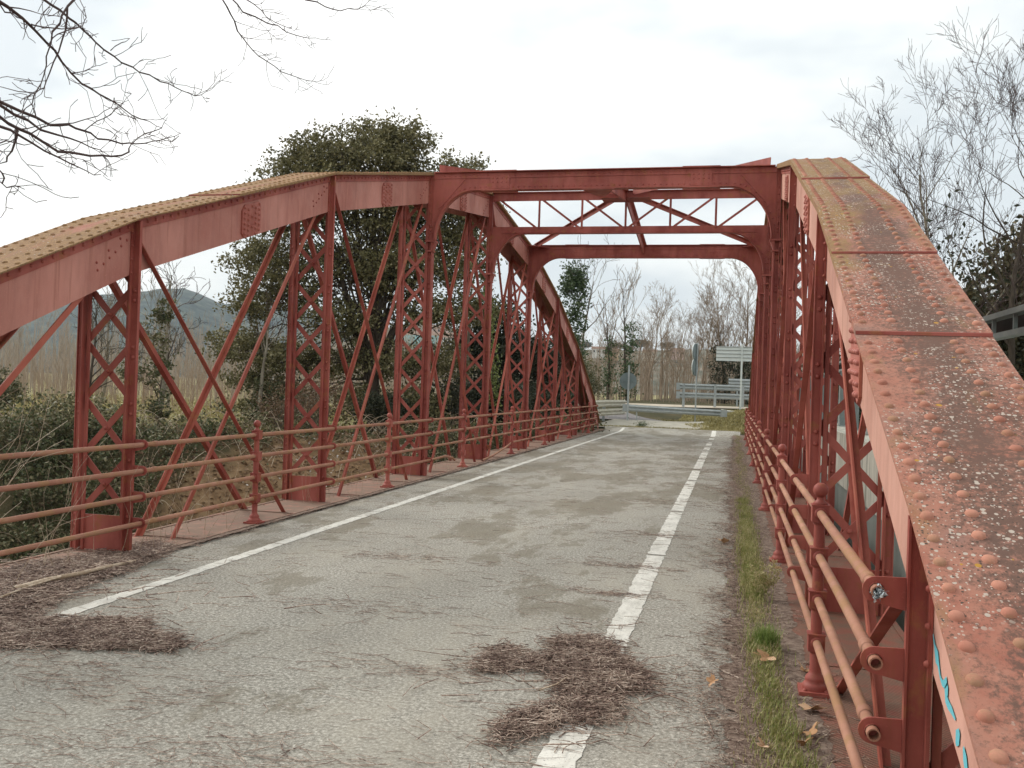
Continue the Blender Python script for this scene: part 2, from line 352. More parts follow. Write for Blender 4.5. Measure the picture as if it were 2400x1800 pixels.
GRASSY = leaf_mat('moss_grass', [(.4, (.20, .17, .065)), (.75, (.34, .29, .11)), (1.0, (.46, .40, .2))], 1.2, .2, 20)
TWIG = leaf_mat('dry_twigs', [(.35, (.09, .056, .043)), (.62, (.19, .122, .095)), (.85, (.40, .30, .235)), (1.0, (.60, .49, .40))], 9, 0, 70)
STRAW = leaf_mat('dry_straw', [(.4, (.30, .21, .13)), (.75, (.44, .34, .24)), (1.0, (.58, .48, .36))], 4, 0, 30)
DEADLEAF = leaf_mat('dead_plane_leaf', [(.4, (.42, .22, .10)), (.75, (.55, .33, .18)), (1.0, (.66, .47, .32))], 5, .1, 9)
# ------------------------------------------------------------------ terrain
def sstep(a, b, x):
    t = np.clip((x-a)/(b-a), 0, 1); return t*t*(3-2*t)
def vnoise(X, Y, s, seed=0):
    X = X/s+seed*17.3; Y = Y/s-seed*9.1; xi = np.floor(X); yi = np.floor(Y); fx = X-xi; fy = Y-yi
    h = lambda a, b: np.modf(np.abs(np.sin(a*127.1+b*311.7+seed)*43758.5453))[0]
    fx = fx*fx*(3-2*fx); fy = fy*fy*(3-2*fy)
    return (h(xi, yi)*(1-fx)+h(xi+1, yi)*fx)*(1-fy)+(h(xi, yi+1)*(1-fx)+h(xi+1, yi+1)*fx)*fy-.5
def ground_h(X, Y):
    X = np.asarray(X, float); Y = np.asarray(Y, float)
    v = Y-(37.4+.60*np.minimum(X+5, 0)); u = Y-(1.9+.25*np.minimum(X+5, 0))
    far = -5.0+4.9*sstep(-11, -.3, v)
    near = -5.0+4.85*sstep(5.5, 0, u)
    z = np.maximum(far, near)
    left = sstep(-7, -14, X)
    rise = .12*sstep(37.3, 39, Y)+.18*sstep(39, 46, Y)+.65*sstep(46, 58, Y)
    z = np.where(v > -1, z+rise*(1-left)+left*(-.25), z)
    # grassy mound right of the far road end
    z = z+.75*np.exp(-((X-1.6)/1.9)**2-((Y-47)/4.2)**2)
    z = np.where((X > 4.5) & (Y > 12), np.maximum(z, -.6), z)
    rough = sstep(-.5, -2.5, z)
    z = z+vnoise(X, Y, 2.6, 1)*1.0*rough+vnoise(X, Y, .9, 2)*.35*rough+vnoise(X, Y, 14, 3)*.25*(1-rough)*sstep(0, -6, X+8)
    return z
def struct_grid(name, xs, ys, hf, mat):
    X, Y = np.meshgrid(xs, ys); Z = hf(X, Y); V = np.stack([X, Y, Z], -1).reshape(-1, 3); nx = len(xs); ny = len(ys)
    i = (np.arange(ny-1)[:, None]*nx+np.arange(nx-1)[None]).reshape(-1)
    F = np.stack([i, i+1, i+nx+1, i+nx], 1); o = mesh_obj(name, V, F, mat, smooth=True); return tag(o, kind='structure')
def ground_mat():
    m, t, b = mat_base('ground_soil', .95, .1); p = geo(t)
    c = ramp(t, noise(t, p, .45, 6, .65), [(.34, (.045, .04, .022)), (.5, (.085, .07, .038)), (.66, (.14, .105, .06))])
    c = mixc(t, ramp(t, noise(t, p, 5, 6, .7), [(.42, (.7, .7, .7)), (.6, (0, 0, 0))]), c, (.05, .055, .024))
    sf = N(t, 'ShaderNodeSeparateXYZ'); L(t, p, sf.inputs[0]); fa = N(t, 'ShaderNodeMapRange'); fa.inputs['From Min'].default_value = -10; fa.inputs['From Max'].default_value = -17; L(t, sf.outputs['X'], fa.inputs['Value'])
    fb = N(t, 'ShaderNodeMapRange'); fb.inputs['From Min'].default_value = 30; fb.inputs['From Max'].default_value = 40; L(t, sf.outputs['Y'], fb.inputs['Value'])
    fm = N(t, 'ShaderNodeMath', operation='MULTIPLY'); L(t, fa.outputs[0], fm.inputs[0]); L(t, fb.outputs[0], fm.inputs[1])
    c = mixc(t, fm.outputs[0], c, ramp(t, noise(t, p, .25, 5, .6), [(.4, (.20, .19, .075)), (.6, (.36, .31, .17))]))
    # bare tan earth of the cut bank by the bridge
    sx = N(t, 'ShaderNodeVectorMath', operation='DISTANCE'); L(t, mapv(t, p, (1, .7, .5)), sx.inputs[0]); sx.inputs[1].default_value = (-12.5, 17.5, -1.3)
    d2 = N(t, 'ShaderNodeMath', operation='MULTIPLY_ADD'); L(t, noise(t, p, .9, 6, .7), d2.inputs[0]); d2.inputs[1].default_value = 3.5; L(t, sx.outputs['Value'], d2.inputs[2])
    mr = N(t, 'ShaderNodeMapRange'); mr.inputs['From Min'].default_value = 5.2; mr.inputs['From Max'].default_value = 6.6; mr.inputs['To Min'].default_value = .85; mr.inputs['To Max'].default_value = 0
    L(t, d2.outputs[0], mr.inputs['Value'])
    tan = ramp(t, noise(t, p, 3.5, 6, .7), [(.32, (.13, .08, .045)), (.5, (.27, .165, .09)), (.7, (.38, .26, .15))])
    c = mixc(t, mr.outputs[0], c, tan)
    L(t, c, b.inputs['Base Color']); bump(t, b, noise(t, p, 6, 6, .75), .7, .08); return m
GROUND = ground_mat()
xs = np.unique(np.concatenate([np.linspace(-3500, -200, 18), np.linspace(-200, -50, 40), np.linspace(-50, -24, 60), np.linspace(-24, 12, 140), np.linspace(12, 60, 50), np.linspace(60, 3500, 24)]))
ys = np.unique(np.concatenate([np.linspace(-600, -20, 14), np.linspace(-20, 0, 24), np.linspace(0, 46, 170), np.linspace(46, 70, 50), np.linspace(70, 260, 50), np.linspace(260, 5000, 24)]))
struct_grid('ground', xs, ys, ground_h, GROUND)
# far road behind the bridge (paler old asphalt), rising slightly
PALEASPH = simple('pale_old_asphalt', [(.3, (.30, .275, .22)), (.6, (.44, .41, .34)), (.8, (.50, .47, .40))], 2.2, 7, bs=.3, bscale=60)
DARKASPH = simple('dark_gravel_asphalt', [(.35, (.13, .12, .12)), (.55, (.21, .195, .19)), (.7, (.30, .27, .25))], 9, 6, bs=.3, bscale=80)
def road_sheet(name, pts_l, pts_r, lift, mat, nz=24):
    V = []; F = []; n = len(pts_l)
    for i in range(n):
        for k in range(9):
            t = k/8; x = pts_l[i][0]*(1-t)+pts_r[i][0]*t; y = pts_l[i][1]*(1-t)+pts_r[i][1]*t
            V.append((x, y, float(ground_h(x, y))+lift))
    for i in range(n-1):
        for k in range(8): a = i*9+k; F.append((a, a+1, a+10, a+9))
    return tag(mesh_obj(name, V, F, mat, smooth=True), kind='structure')
yy = np.linspace(38.9, 44.6, 14)
road_sheet('road', [(-5.9+.08*(y-39), y) for y in yy], [(-1.2-.0*(y-39)+.25*math.sin(y*2), y) for y in yy], .05, PALEASPH)
yy = np.linspace(44.5, 52, 14)
road_sheet('road', [(-6.6, y) for y in yy], [(-3.0-.42*(y-44.5), y) for y in yy], .045, DARKASPH)
xx = np.linspace(-16, 14, 30)
road_sheet('path', [(x, 56.2+.03*x) for x in xx][::1], [(x, 54.4+.03*x) for x in xx], .06, simple('pale_path', [(.3, (.42, .36, .28)), (.7, (.55, .48, .38))], 3))
# ------------------------------------------------------------------ the bridge
K0, LP, XL, XR, W = 3.278, 4.0637, -5.127, .565, .61
ZT = [1.25, 2.985, 4.30, 5.21, 5.71, 5.21, 4.30, 2.985, 1.25]
DEP = .49
YK = [K0+LP*k for k in range(9)]
bridge = empty('iron_bridge', (-2.28, 19.5, 0), 'old red riveted iron arch truss bridge carrying a narrow road over the river', 'bridge')
BO = (-2.28, 19.5, 0)
def bobj(mb, name, mat, parent=None, bevel=0, label=None):
    o = mb.obj(name, mat, parent or bridge, BO, bevel); o.location = (0, 0, 0)
    if label: o['label'] = label
    return o
# deck and kerb plates -------------------------------------------------
YA, YB = 1.2, 37.6
m = MB(); m.box(-4.97, .40, YA, 38.6, -.35, -.012); bobj(m, 'deck', CONC2)
m = MB()
m.box(-5.72, -4.974, YA, YB, -.02, .022); m.box(-5.74, -5.70, YA, YB, -1.0, .03); m.box(-4.985, -4.972, YA, YB, -.02, .03)
for k in range(18):
    y = YA+.9+k*2.03
    m.box(-5.69, -5.0, y-.006, y+.006, .02, .032)
for i in range(150):
    m.rivet((-5.66, YA+.2+i*.24, .022), (0, 0, 1), .014, .01, 6)
bobj(m, 'edge_plate', paint_mat('deck_edge_paint', (.23, .105, .075), (.29, .15, .105), rust=(.20, .145, .105), rustamt=.38, rough=.85, streak=False))
m = MB(); m.box(.404, 1.15, YA, YB, -.02, .012); m.box(1.14, 1.18, YA, YB, -1.0, .02)
for k in range(18):
    y = YA+.6+k*2.03
    m.box(.45, 1.13, y-.008, y+.008, .01, .017)
bobj(m, 'edge_plate', TREAD)
for xb in (-5.43, .87):                # bottom chord and cross girders
    m = MB(); m.box(xb-.18, xb-.16, YA, YB, -1.1, -.4); m.box(xb+.16, xb+.18, YA, YB, -1.1, -.4); m.box(xb-.25, xb+.25, YA, YB, -1.12, -1.1)
    bobj(m, 'bottom_chord', RED)
for y in YK:
    m = MB(); m.box(-5.5, .95, y-.01, y+.01, -.95, -.36); m.box(-5.5, .95, y-.1, y+.1, -.97, -.95); bobj(m, 'cross_girder', RED)
# chords ---------------------------------------------------------------
def chord(side):
    xi = XL if side < 0 else XR; sg = -1 if side < 0 else 1          # outward sign
    xo = xi+sg*W; x0, x1 = min(xi, xo), max(xi, xo); xc = (x0+x1)/2
    Y = [YK[0]-2.1]+YK+[YK[8]+1.75]; Z = [.22 if True else 0]+ZT+[.34]
    Z[0] = ZT[0]-2.1*.49; Z[-1] = ZT[8]-1.75*.56
    P = list(zip(Y, Z))
    par = None
    # webs
    for nm, xw in (('inner', xi+sg*.085), ('outer', xo-sg*.085)):
        m = MB(); n = len(P)
        def offs(i, d):
            return (P[i][0], P[i][1]-d)
        for i in range(n-1):
            a, b = P[i], P[i+1]; za0, zb0 = a[1]-.006, b[1]-.006
            lo_a = max(a[1]-DEP, -.02); lo_b = max(b[1]-DEP, -.02)
            m.prism([(a[0], lo_a), (b[0], lo_b), (b[0], zb0), (a[0], za0)], 'x', xw-.006, xw+.006)
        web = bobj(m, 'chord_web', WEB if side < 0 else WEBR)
        # angle iron along the top edge + rivets
        m = MB()
        for i in range(n-1):
            a, b = P[i], P[i+1]; f = -sg if nm == 'inner' else sg
            xa = xw+f*.006
            d = Vector((0, b[0]-a[0], b[1]-a[1])); ln = d.length; d.normalize()
            q = [(a[0], a[1]-.10), (b[0], b[1]-.10), (b[0], b[1]-.008), (a[0], a[1]-.008)]
            m.prism(q, 'x', min(xa, xa+f*.011), max(xa, xa+f*.011))
            if True:
                for j in range(int(ln/.125)):
                    s = (j+.5)*.125; m.rivet((xa+f*.011, a[0]+d.y*s, a[1]+d.z*s-.055), (f, 0, 0), .017, .014, 6)
        mang = m
        for j in range(8):            # octagonal splice plates in mid panel
            f = -sg if nm == 'inner' else sg
            if nm == 'outer' and side < 0: break
            a, b = P[j+1], P[j+2]; yc = (a[0]+b[0])/2; zc = (a[1]+b[1])/2-.006; sl = (b[1]-a[1])/(b[0]-a[0])
            hw = .20; m = MB(); c = .06; t0 = -.115; t1 = -DEP+.01
            q = [(yc+u, zc+sl*u+v) for u, v in ((-hw, t0-c), (-hw+c, t0), (hw-c, t0), (hw, t0-c), (hw, t1+c), (hw-c, t1), (-hw+c, t1), (-hw, t1+c))]
            xa = xw+f*.006; m.prism(q, 'x', min(xa, xa+f*.017), max(xa, xa+f*.017))
            for r_ in range(6):
                for cc in range(5):
                    u = -.155+cc*.0775; v = t0-.035-r_*.056-(.028 if cc % 2 else 0)
                    if cc == 2 and r_ % 2: continue
                    if v < t1+.02: continue
                    m.rivet((xa+f*.017, yc+u, zc+sl*u+v), (f, 0, 0), .0175, .019, 8)
            bobj(m, 'splice_plate', SPL, web)
        m = mang                       # rivets where the diagonals land behind the web
        f = -sg if nm == 'inner' else sg
        for j in range(1, 10):
            a = P[j]; b = P[j-1]; sl = (a[1]-b[1])/(a[0]-b[0])
            for q_ in range(6):
                for o_ in ((0, .09) if side < 0 else ()):
                    y = a[0]-.10-q_*.075-o_; z = a[1]-.17-q_*.062+(sl*-.1)
                    if q_ % 2 == 0 or o_ == 0: m.rivet((xw+f*.006, y, z), (f, 0, 0), .013, .011, 6)
        bobj(m, 'flange_angle', RED, web)
    # cover plates
    CM = COVR if side > 0 else COVL
    m = MB(); n = len(P)
    for i in range(n-1):
        a, b = P[i], P[i+1]
        m.prism([(a[0], a[1]-.006), (b[0], b[1]-.006), (b[0], b[1]+.008), (a[0], a[1]+.008)], 'x', x0, x1)
    cov = bobj(m, 'cover_plate', CM)
    # doubling plates with visible steps
    def along(s):
        for i in range(n-1):
            if P[i][0] <= s <= P[i+1][0]:
                t = (s-P[i][0])/(P[i+1][0]-P[i][0]); return P[i][1]*(1-t)+P[i+1][1]*t
    def plate(ya, yb, z, th, ins=0):
        m = MB(); cuts = [ya]+[p[0] for p in P if ya < p[0] < yb]+[yb]
        for i in range(len(cuts)-1):
            a, b = cuts[i], cuts[i+1]; za, zb = along(a)+z, along(b)+z
            m.prism([(a, za), (b, zb), (b, zb+th), (a, za+th)], 'x', x0+ins, x1-ins)
        return m
    steps = [(4.80, 33.8, .0082, .018), (6.12, 32.6, .0264, .014), (9.25, 29.4, .0406, .018)] if side > 0 else [(9.0, 30, .0082, .014), (13.3, 27, .0224, .012)]
    for ya, yb, z, th in steps:
        dp = bobj(plate(ya, yb, z, th), 'doubling_plate', CM, cov)
        m = MB(); zc = along(ya)+z; m.prism([(ya-.006, zc-.001), (ya-.0008, zc-.001), (ya-.0008, zc+th-.001), (ya-.006, zc+th-.003)], 'x', x0+.002, x1-.002); bobj(m, 'plate_edge', RED, cov)
    def topz(y):
        z = along(y)+.008
        for ya, yb, zz, th in steps:
            if ya <= y <= yb: z += th+.0002
        return z
    m = MB(); m2 = MB(); s = .06
    for i in range(n-1):
        a, b = P[i], P[i+1]; d = Vector((0, b[0]-a[0], b[1]-a[1])); ln = d.length; d.normalize(); nr = Vector((0, -d.z, d.y))
        cnt = int(ln/.122)
        for j in range(cnt):
            for c_, fr in enumerate((.075, .30, .70, .925)):
                y = a[0]+d.y*(j+.5)*ln/cnt+(.028 if c_ in (1, 2) else 0); nn = 12 if (side > 0 and y < 9) else 6
                if y > b[0]-.02: continue
                if any(abs(y-st[0]) < .03 for st in steps): continue
                m.rivet((x0+fr*(x1-x0)+random.uniform(-.003, .003), y, topz(y)-.001), nr, .0215*random.uniform(.92, 1.08), .0145*random.uniform(.8, 1.15), nn)
    bobj(m, 'rivets', CM if side < 0 else paint_mat('rivet_paint', (.34, .125, .085), (.41, .185, .125), rust=(.34, .2, .12), rustamt=.5, rough=.85), cov)
    return P, along, topz
PL, alL, tzL = chord(-1)
PR, alR, tzR = chord(1)
# lattice posts ----------------------------------------------------------
def post(side, k):
    xi = XL if side < 0 else XR; sg = -1 if side < 0 else 1; y = YK[k]; zt = ZT[k]; xo = xi+sg*W
    base = empty('lattice_post', (0, 0, 0)); base.parent = bridge; base.location = (xi-BO[0], y-BO[1], 0)
    for c in list(base.keys()): del base[c]
    O = (xi, y, 0); portal = k in (3, 4, 5)
    for nm in ('inner', 'outer'):
        m = MB(); f = -sg if nm == 'inner' else sg; xe = xi if nm == 'inner' else xo; xw = xe-f*.085
        zb = -1.0; ztop = zt-.006 if nm == 'inner' else zt-.01
        # stem plate (in XZ), angles on the web
        xs_ = sorted((xw+f*.020, xe-f*.002)); m.box(xs_[0], xs_[1], y-.010, y+.010, zb, ztop-.02)
        xs_ = sorted((xw-f*.036, xw-f*.008)); m.box(xs_[0], xs_[1], y-.010, y+.010, zb, zt-DEP)
        xs_ = sorted((xw+f*.0075, xw+f*.0198)); m.box(xs_[0], xs_[1], y-.05, y+.05, zb, ztop-.10)
        xs_ = sorted((xe-f*.002, xe-f*.010)); m.box(xs_[0], xs_[1], y-.022, y-.0102, zb, ztop-.03)
        z = .25; j = 0
        while z < zt-.62:
            m.rivet((xe-f*.042, y-.010, z), (0, -1, 0), .019, .018, 10); m.rivet((xe-f*.042, y-.010, z+.09), (0, -1, 0), .019, .018, 10); z += .5
        z = max(.2, zt-DEP)
        while z < zt-.12:
            m.rivet((xw+f*.0198, y-.045, z), (f, 0, 0), .014, .013, 6); z += .12
        o = m.obj('leg', RED, base, None); o.location = (-O[0], -O[1], 0)
    m = MB(); xa, xb = sorted((xi+sg*.07, xo-sg*.07)); ch = .505
    top = zt-DEP+.25; z = .36
    while z < top-.2:
        m.bar((xa, y+.017, z), (xb, y+.017, z+ch), .058, .010, (0, 0, 1)); m.bar((xa, y+.029, z+ch), (xb, y+.029, z), .058, .010, (0, 0, 1))
        m.rivet(((xa+xb)/2, y+.011, z+ch/2), (0, -1, 0), .02, .018, 8)
        z += ch
    if len(m.V): o = m.obj('lattice', RED, base, None); o.location = (-O[0], -O[1], 0)
    m = MB(); m.box(xa-.03, xb+.03, y+.011, y+.021, -1.0, .34); o = m.obj('base_plate', RED, base, None); o.location = (-O[0], -O[1], 0)
    return base
for side in (-1, 1):
    for k in range(9): post(side, k)
# diagonals -----------------------------------------------------------------
for side in (-1, 1):
    xi = XL if side < 0 else XR; sg = -1 if side < 0 else 1
    for k in range(8):
        for pl, xw in ((0, xi+sg*.085), (1, xi+sg*(W-.085))):
            q_ = sg if pl == 0 else -sg
            for up in (0, 1):
                if up: a = (xw+q_*.020, YK[k]+.05, -.92); b = (xw+q_*.020, YK[k+1]-.06, ZT[k+1]-.22)
                else: a = (xw-q_*.028, YK[k]+.06, ZT[k]-.22); b = (xw-q_*.028, YK[k+1]-.05, -.92)
                m = MB(); m.bar(a, b, .054, .010, (0, 1, 0) if abs(b[2]-a[2]) > abs(b[1]-a[1]) else (0, 0, 1))
                d = (Vector(b)-Vector(a)).normalized(); nn = Vector((1, 0, 0)).cross(d)
                if nn.z < 0: nn = -nn
                if not up: nn = -nn if False else nn
                off = nn*(-.026 if up else -.026); sx = q_*.026 if up else -q_*.026
                aa = Vector(a)+off+Vector((sx, 0, 0)); bb = Vector(b)+off+Vector((sx, 0, 0))
                m.bar(aa, bb, .042, .010, (1, 0, 0))
                mid = (Vector(a)+Vector(b))/2
                bobj(m, 'diagonal_bar', RED2 if up else RED)
# portals ---------------------------------------------------------------------
def portal(k):
    y = YK[k]; zt = ZT[k]; xa, xb = XL, XR; pf = empty('portal_frame', (-2.28-BO[0], y-BO[1], 0)); pf.parent = bridge
    O = (-2.28, y, 0)
    def po(m, name, mat=RED):
        o = m.obj(name, mat, pf, O); o.location = (0, 0, 0); return o
    solid = k != 4
    ztop = zt+.02; bd = .30; zb = ztop-bd if solid else zt-.78
    zlow = zb-.0; r_x, r_z = .74, .84
    m = MB()
    if solid:
        m.box(xa, xb, y-.007, y+.007, zb, ztop); m.box(xa+.02, xb-.02, y-.085, y+.085, ztop, ztop+.012); 
        m.box(xa+r_x, xb-r_x, y-.085, y+.085, zb-.012, zb)
        for zz in (ztop-.05, zb+.05):
            m.box(xa, xb, y-.019, y-.0072, zz-.045, zz+.045) if zz > zb+.1 else m.box(xa+r_x, xb-r_x, y-.019, y-.0072, zz-.045, zz+.045)
            i = 0
            x = xa+(.1 if zz > zb+.1 else r_x)
            while x < xb-(.1 if zz > zb+.1 else r_x):
                m.rivet((x, y-.019, zz), (0, -1, 0), .014, .012, 6); x += .095
        for xcn in (xa+1.17, xb-1.17):
            m.box(xcn-.17, xcn+.17, y-.026, y-.0192, zb+.02, ztop-.015)
            m.box(xcn-.3, xcn+.3, y-.088, y+.088, ztop+.0122, ztop+.022); m.box(xcn-.3, xcn+.3, y-.088, y+.088, zb-.022, zb-.0122)
            for i in range(4):
                for j in range(2): m.rivet((xcn-.12+i*.08, y-.026, zb+.13+j*.07), (0, -1, 0), .013, .012, 6)
        po(m, 'beam')
    else:
        zc0, zc1 = zt-.15, zt+.02
        m.box(xa, xb, y-.007, y+.007, zc0, zc1); m.box(xa, xb, y-.075, y+.075, zc1, zc1+.012); po(m, 'beam')
        m = MB(); zb0, zb1 = zt-.84, zt-.70; zlow = zb0
        m.box(xa, xb, y-.007, y+.007, zb0, zb1); m.box(xa+r_x, xb-r_x, y-.075, y+.075, zb0-.012, zb0); m.box(xa+.2, xb-.2, y-.018, y-.0072, zb0+.0, zb0+.06)
        x = xa+.3
        while x < xb-.3: m.rivet((x, y-.018, zb0+.03), (0, -1, 0), .013, .011, 6); x += .1
        po(m, 'beam')
        n = 6; ww = (xb-xa-.2)/n; m = MB(); xs_ = [xa+.1+i*ww for i in range(n+1)]
        for i in range(1, n):
            m.bar((xs_[i], y-.012, zb1-.05), (xs_[i], y-.012, zc0+.05), .045, .008, (1, 0, 0)); m.bar((xs_[i]+.02, y-.03, zb1), (xs_[i]+.02, y-.03, zc0), .006, .04, (1, 0, 0))
            for zz in (zb1-.03, zc0+.03): m.rivet((xs_[i], y-.016, zz), (0, -1, 0), .015, .012, 6)
        for i in range(n):
            if i < 3: m.bar((xs_[i]+.05, y+.012, zc0+.03), (xs_[i+1]-.05, y+.012, zb1-.03), .045, .008, (0, 0, 1))
            else: m.bar((xs_[i+1]-.05, y+.012, zc0+.03), (xs_[i]+.05, y+.012, zb1-.03), .045, .008, (0, 0, 1))
        po(m, 'lattice')
    for sg, xe in ((1, xa), (-1, xb)):
        m = MB(); q = [(xe-sg*.01, zlow-r_z-.02), (xe-sg*.01, zlow+.01)]; arc = []
        for i in range(15):
            a = math.pi/2*i/14; arc.append((xe+sg*(.045+(r_x-.045)*(1-math.cos(a))), zlow-r_z+r_z*math.sin(a)))
        pts = q+[(xe+sg*r_x, zlow+.01)]+arc[::-1]
        if sg < 0: pts = pts[::-1]
        m.prism(pts, 'y', y-.0075, y+.0075)
        V = []; F = []                  # curved flange strip
        for i, (x, z) in enumerate(arc):
            V += [(x, y-.08, z), (x, y+.08, z)]
            dx = -sg*math.cos(math.pi/2*i/14)*-1; nz = -math.sin(math.pi/2*i/14)
            V += [(x+sg*.012*math.cos(math.pi/2*i/14), y-.08, z-.012*math.sin(math.pi/2*i/14)), (x+sg*.012*math.cos(math.pi/2*i/14), y+.08, z-.012*math.sin(math.pi/2*i/14))]
        for i in range(14):
            b = i*4; F += [(b, b+4, b+5, b+1), (b+2, b+3, b+7, b+6), (b, b+2, b+6, b+4), (b+1, b+5, b+7, b+3)]
        m.add(V, F, True)
        for i in range(1, 13):
            a = math.pi/2*i/13; x = xe+sg*(-.01+(r_x+.0)*(1-math.cos(a))); z = zlow-r_z+(r_z+.055)*math.sin(a)
            m.rivet((x, y-.0075, z), (0, -1, 0), .014, .012, 6)
        for i in range(8): m.rivet((xe-sg*.04, y-.021, zlow-r_z+.1+i*.12), (0, -1, 0), .013, .012, 6)
        # diagonal stiffening rib on the corner plate
        if solid: m.bar((xe+sg*.1, y-.012, zlow-.30), (xe+sg*.55, y-.012, zlow+.2), .03, .01, (1, 0, 0))
        po(m, 'haunch')
        m = MB(); z0 = zlow-r_z-.02
        m.box(min(xe-sg*.1, xe+sg*.075), max(xe-sg*.1, xe+sg*.075), y-.10, y+.10, z0-.03, z0)
        m.prism([(xe, z0-.03), (xe+sg*.065, z0-.03), (xe+sg*.02, z0-.17), (xe, z0-.17)][::(1 if sg > 0 else -1)], 'y', y-.08, y+.08)
        m.box(min(xe-sg*.06, xe+sg*.035), max(xe-sg*.06, xe+sg*.035), y-.075, y+.075, z0-.195, z0-.17)
        m.box(min(xe, xe+sg*.02), max(xe, xe+sg*.02), y-.06, y+.06, 0.02, z0-.195)
        po(m, 'capital')
for k in (3, 4, 5): portal(k)
xm = (XL+XR)/2
def strut(name, a, b, d=.11, th=.012, fl=.11):
    m = MB(); m.bar(a, b, d, th, (0, 0, 1)); a2 = Vector(a)+Vector((0, 0, d/2)); b2 = Vector(b)+Vector((0, 0, d/2))
    dd = (Vector(b)-Vector(a)); sd_ = Vector((-dd.y, dd.x, 0)).normalized(); m.bar(a2, b2, fl, .012, sd_); bobj(m, name, RED); 
for s_ in (-1, 1):
    xe = XL if s_ < 0 else XR
    strut('wind_brace', (xe-s_*.10, YK[3]-.02, ZT[3]+.105), (xm+s_*.15, YK[4]-.12, ZT[4]-.02), .11, .012, .014)
    strut('wind_brace', (xe-s_*.12, YK[5]-.15, ZT[5]-.02), (xm+s_*.15, YK[4]+.12, ZT[4]-.06), .10)
    m = MB(); m.prism([(xe, YK[5]-.5), (xe-s_*.45, YK[5]-.1), (xe-s_*.45, YK[5]-.02), (xe, YK[5]-.02)][::s_], 'z', ZT[5]-.035, ZT[5]-.023); bobj(m, 'gusset_plate', RED)
strut('centre_strut', (xm, YK[3]+.02, ZT[3]-.08), (xm, YK[4]-.1, ZT[4]-.10), .20, .03, .17)
strut('centre_strut', (xm, YK[4]+.1, ZT[4]-.10), (xm, YK[5]-.02, ZT[5]-.10), .20, .03, .17)
m = MB(); m.prism([(xm-.5, YK[4]-.25), (xm+.5, YK[4]-.25), (xm+.5, YK[4]+.25), (xm-.5, YK[4]+.25)], 'z', ZT[4]-.155, ZT[4]-.143); bobj(m, 'gusset_plate', RED)
m = MB(); m.prism([(xm-.28, YK[3]-.09), (xm+.28, YK[3]-.09), (xm+.06, YK[3]+.5), (xm-.06, YK[3]+.5)], 'z', ZT[3]-.31, ZT[3]-.298); bobj(m, 'gusset_plate', RED)
# blue paint scrawl on the near end of the right chord web
BLUE = bpy.data.materials.new('blue_spray_paint'); BLUE.use_nodes = True
BLUE.node_tree.nodes['Principled BSDF'].inputs['Base Color'].default_value = (.14, .52, .60, 1); BLUE.node_tree.nodes['Principled BSDF'].inputs['Roughness'].default_value = .5
def ribbon(pts, wds, x):
    V = []; F = []
    for i, (y, z) in enumerate(pts):
        a = pts[max(i-1, 0)]; b = pts[min(i+1, len(pts)-1)]; dy, dz = b[0]-a[0], b[1]-a[1]; l = math.hypot(dy, dz) or 1
        V += [(x, y-dz/l*wds[i], z+dy/l*wds[i]), (x, y+dz/l*wds[i], z-dy/l*wds[i])]
    for i in range(len(pts)-1): b = i*2; F.append((b, b+1, b+3, b+2))
    return V, F
XWEB = XR+.085-.0085
GRAF = []   # filled below from measured points on the web plane
# ------------------------------------------------------------------ road on the bridge
V = []; F = []; ysr = np.concatenate([np.linspace(-4, 12, 80), np.linspace(12.3, 38.6, 90)]); nxr = 24
for y in ysr:
    jl = .035*math.sin(y*3.1)+.03*math.sin(y*7.7+1)+.02*math.sin(y*17); jr = .05*math.sin(y*2.3+2)+.03*math.sin(y*9.1)+.02*math.sin(y*21)
    for i in range(nxr):
        t = i/(nxr-1); x = (-4.955+jl)*(1-t)+(.30+jr*.6)*t
        V.append((x, y, .0+.12*float(sstep(36.8, 38.6, y))))
for i in range(len(ysr)-1):
    for k in range(nxr-1): a = i*nxr+k; F.append((a, a+1, a+nxr+1, a+nxr))
tag(mesh_obj('road', V, F, ASPH, smooth=True), kind='structure')
def strip(name, x0, x1, y0, y1, z, mat, jag=.009, seed=0):
    r = random.Random(seed); n = max(2, int((y1-y0)/.06)); V = []; F = []
    for i in range(n+1):
        y = y0+(y1-y0)*i/n; zz = z+.12*float(sstep(36.8, 38.6, y)); V += [(x0+r.uniform(-jag, jag), y, zz), (x1+r.uniform(-jag, jag), y, zz)]
    for i in range(n): b = i*2; F.append((b, b+1, b+3, b+2))
    return V, F
def struct_strip(name, *a, **k):
    V, F = strip(name, *a, **k); return tag(mesh_obj(name, V, F, LINE), kind='structure')
struct_strip('road_marking', -4.31, -4.19, 5.32, 38.1, .004, LINE, seed=1)
for i, (a, b) in enumerate([(2.0, 4.62), (4.80, 4.9), (5.55, 9.25), (9.33, 12.7), (12.86, 17.3), (17.55, 19.7), (20.2, 23.1), (23.5, 26.3), (27.0, 28.3), (29.4, 30.6), (31.0, 31.5), (33.2, 34.2), (35.4, 38.3)]):
    struct_strip('road_marking', -.765, -.60, a, b, .004, LINE, seed=5+i)
struct_strip('road_marking', -4.30, -4.19, 4.7, 5.0, .004, LINE, .03, seed=33)
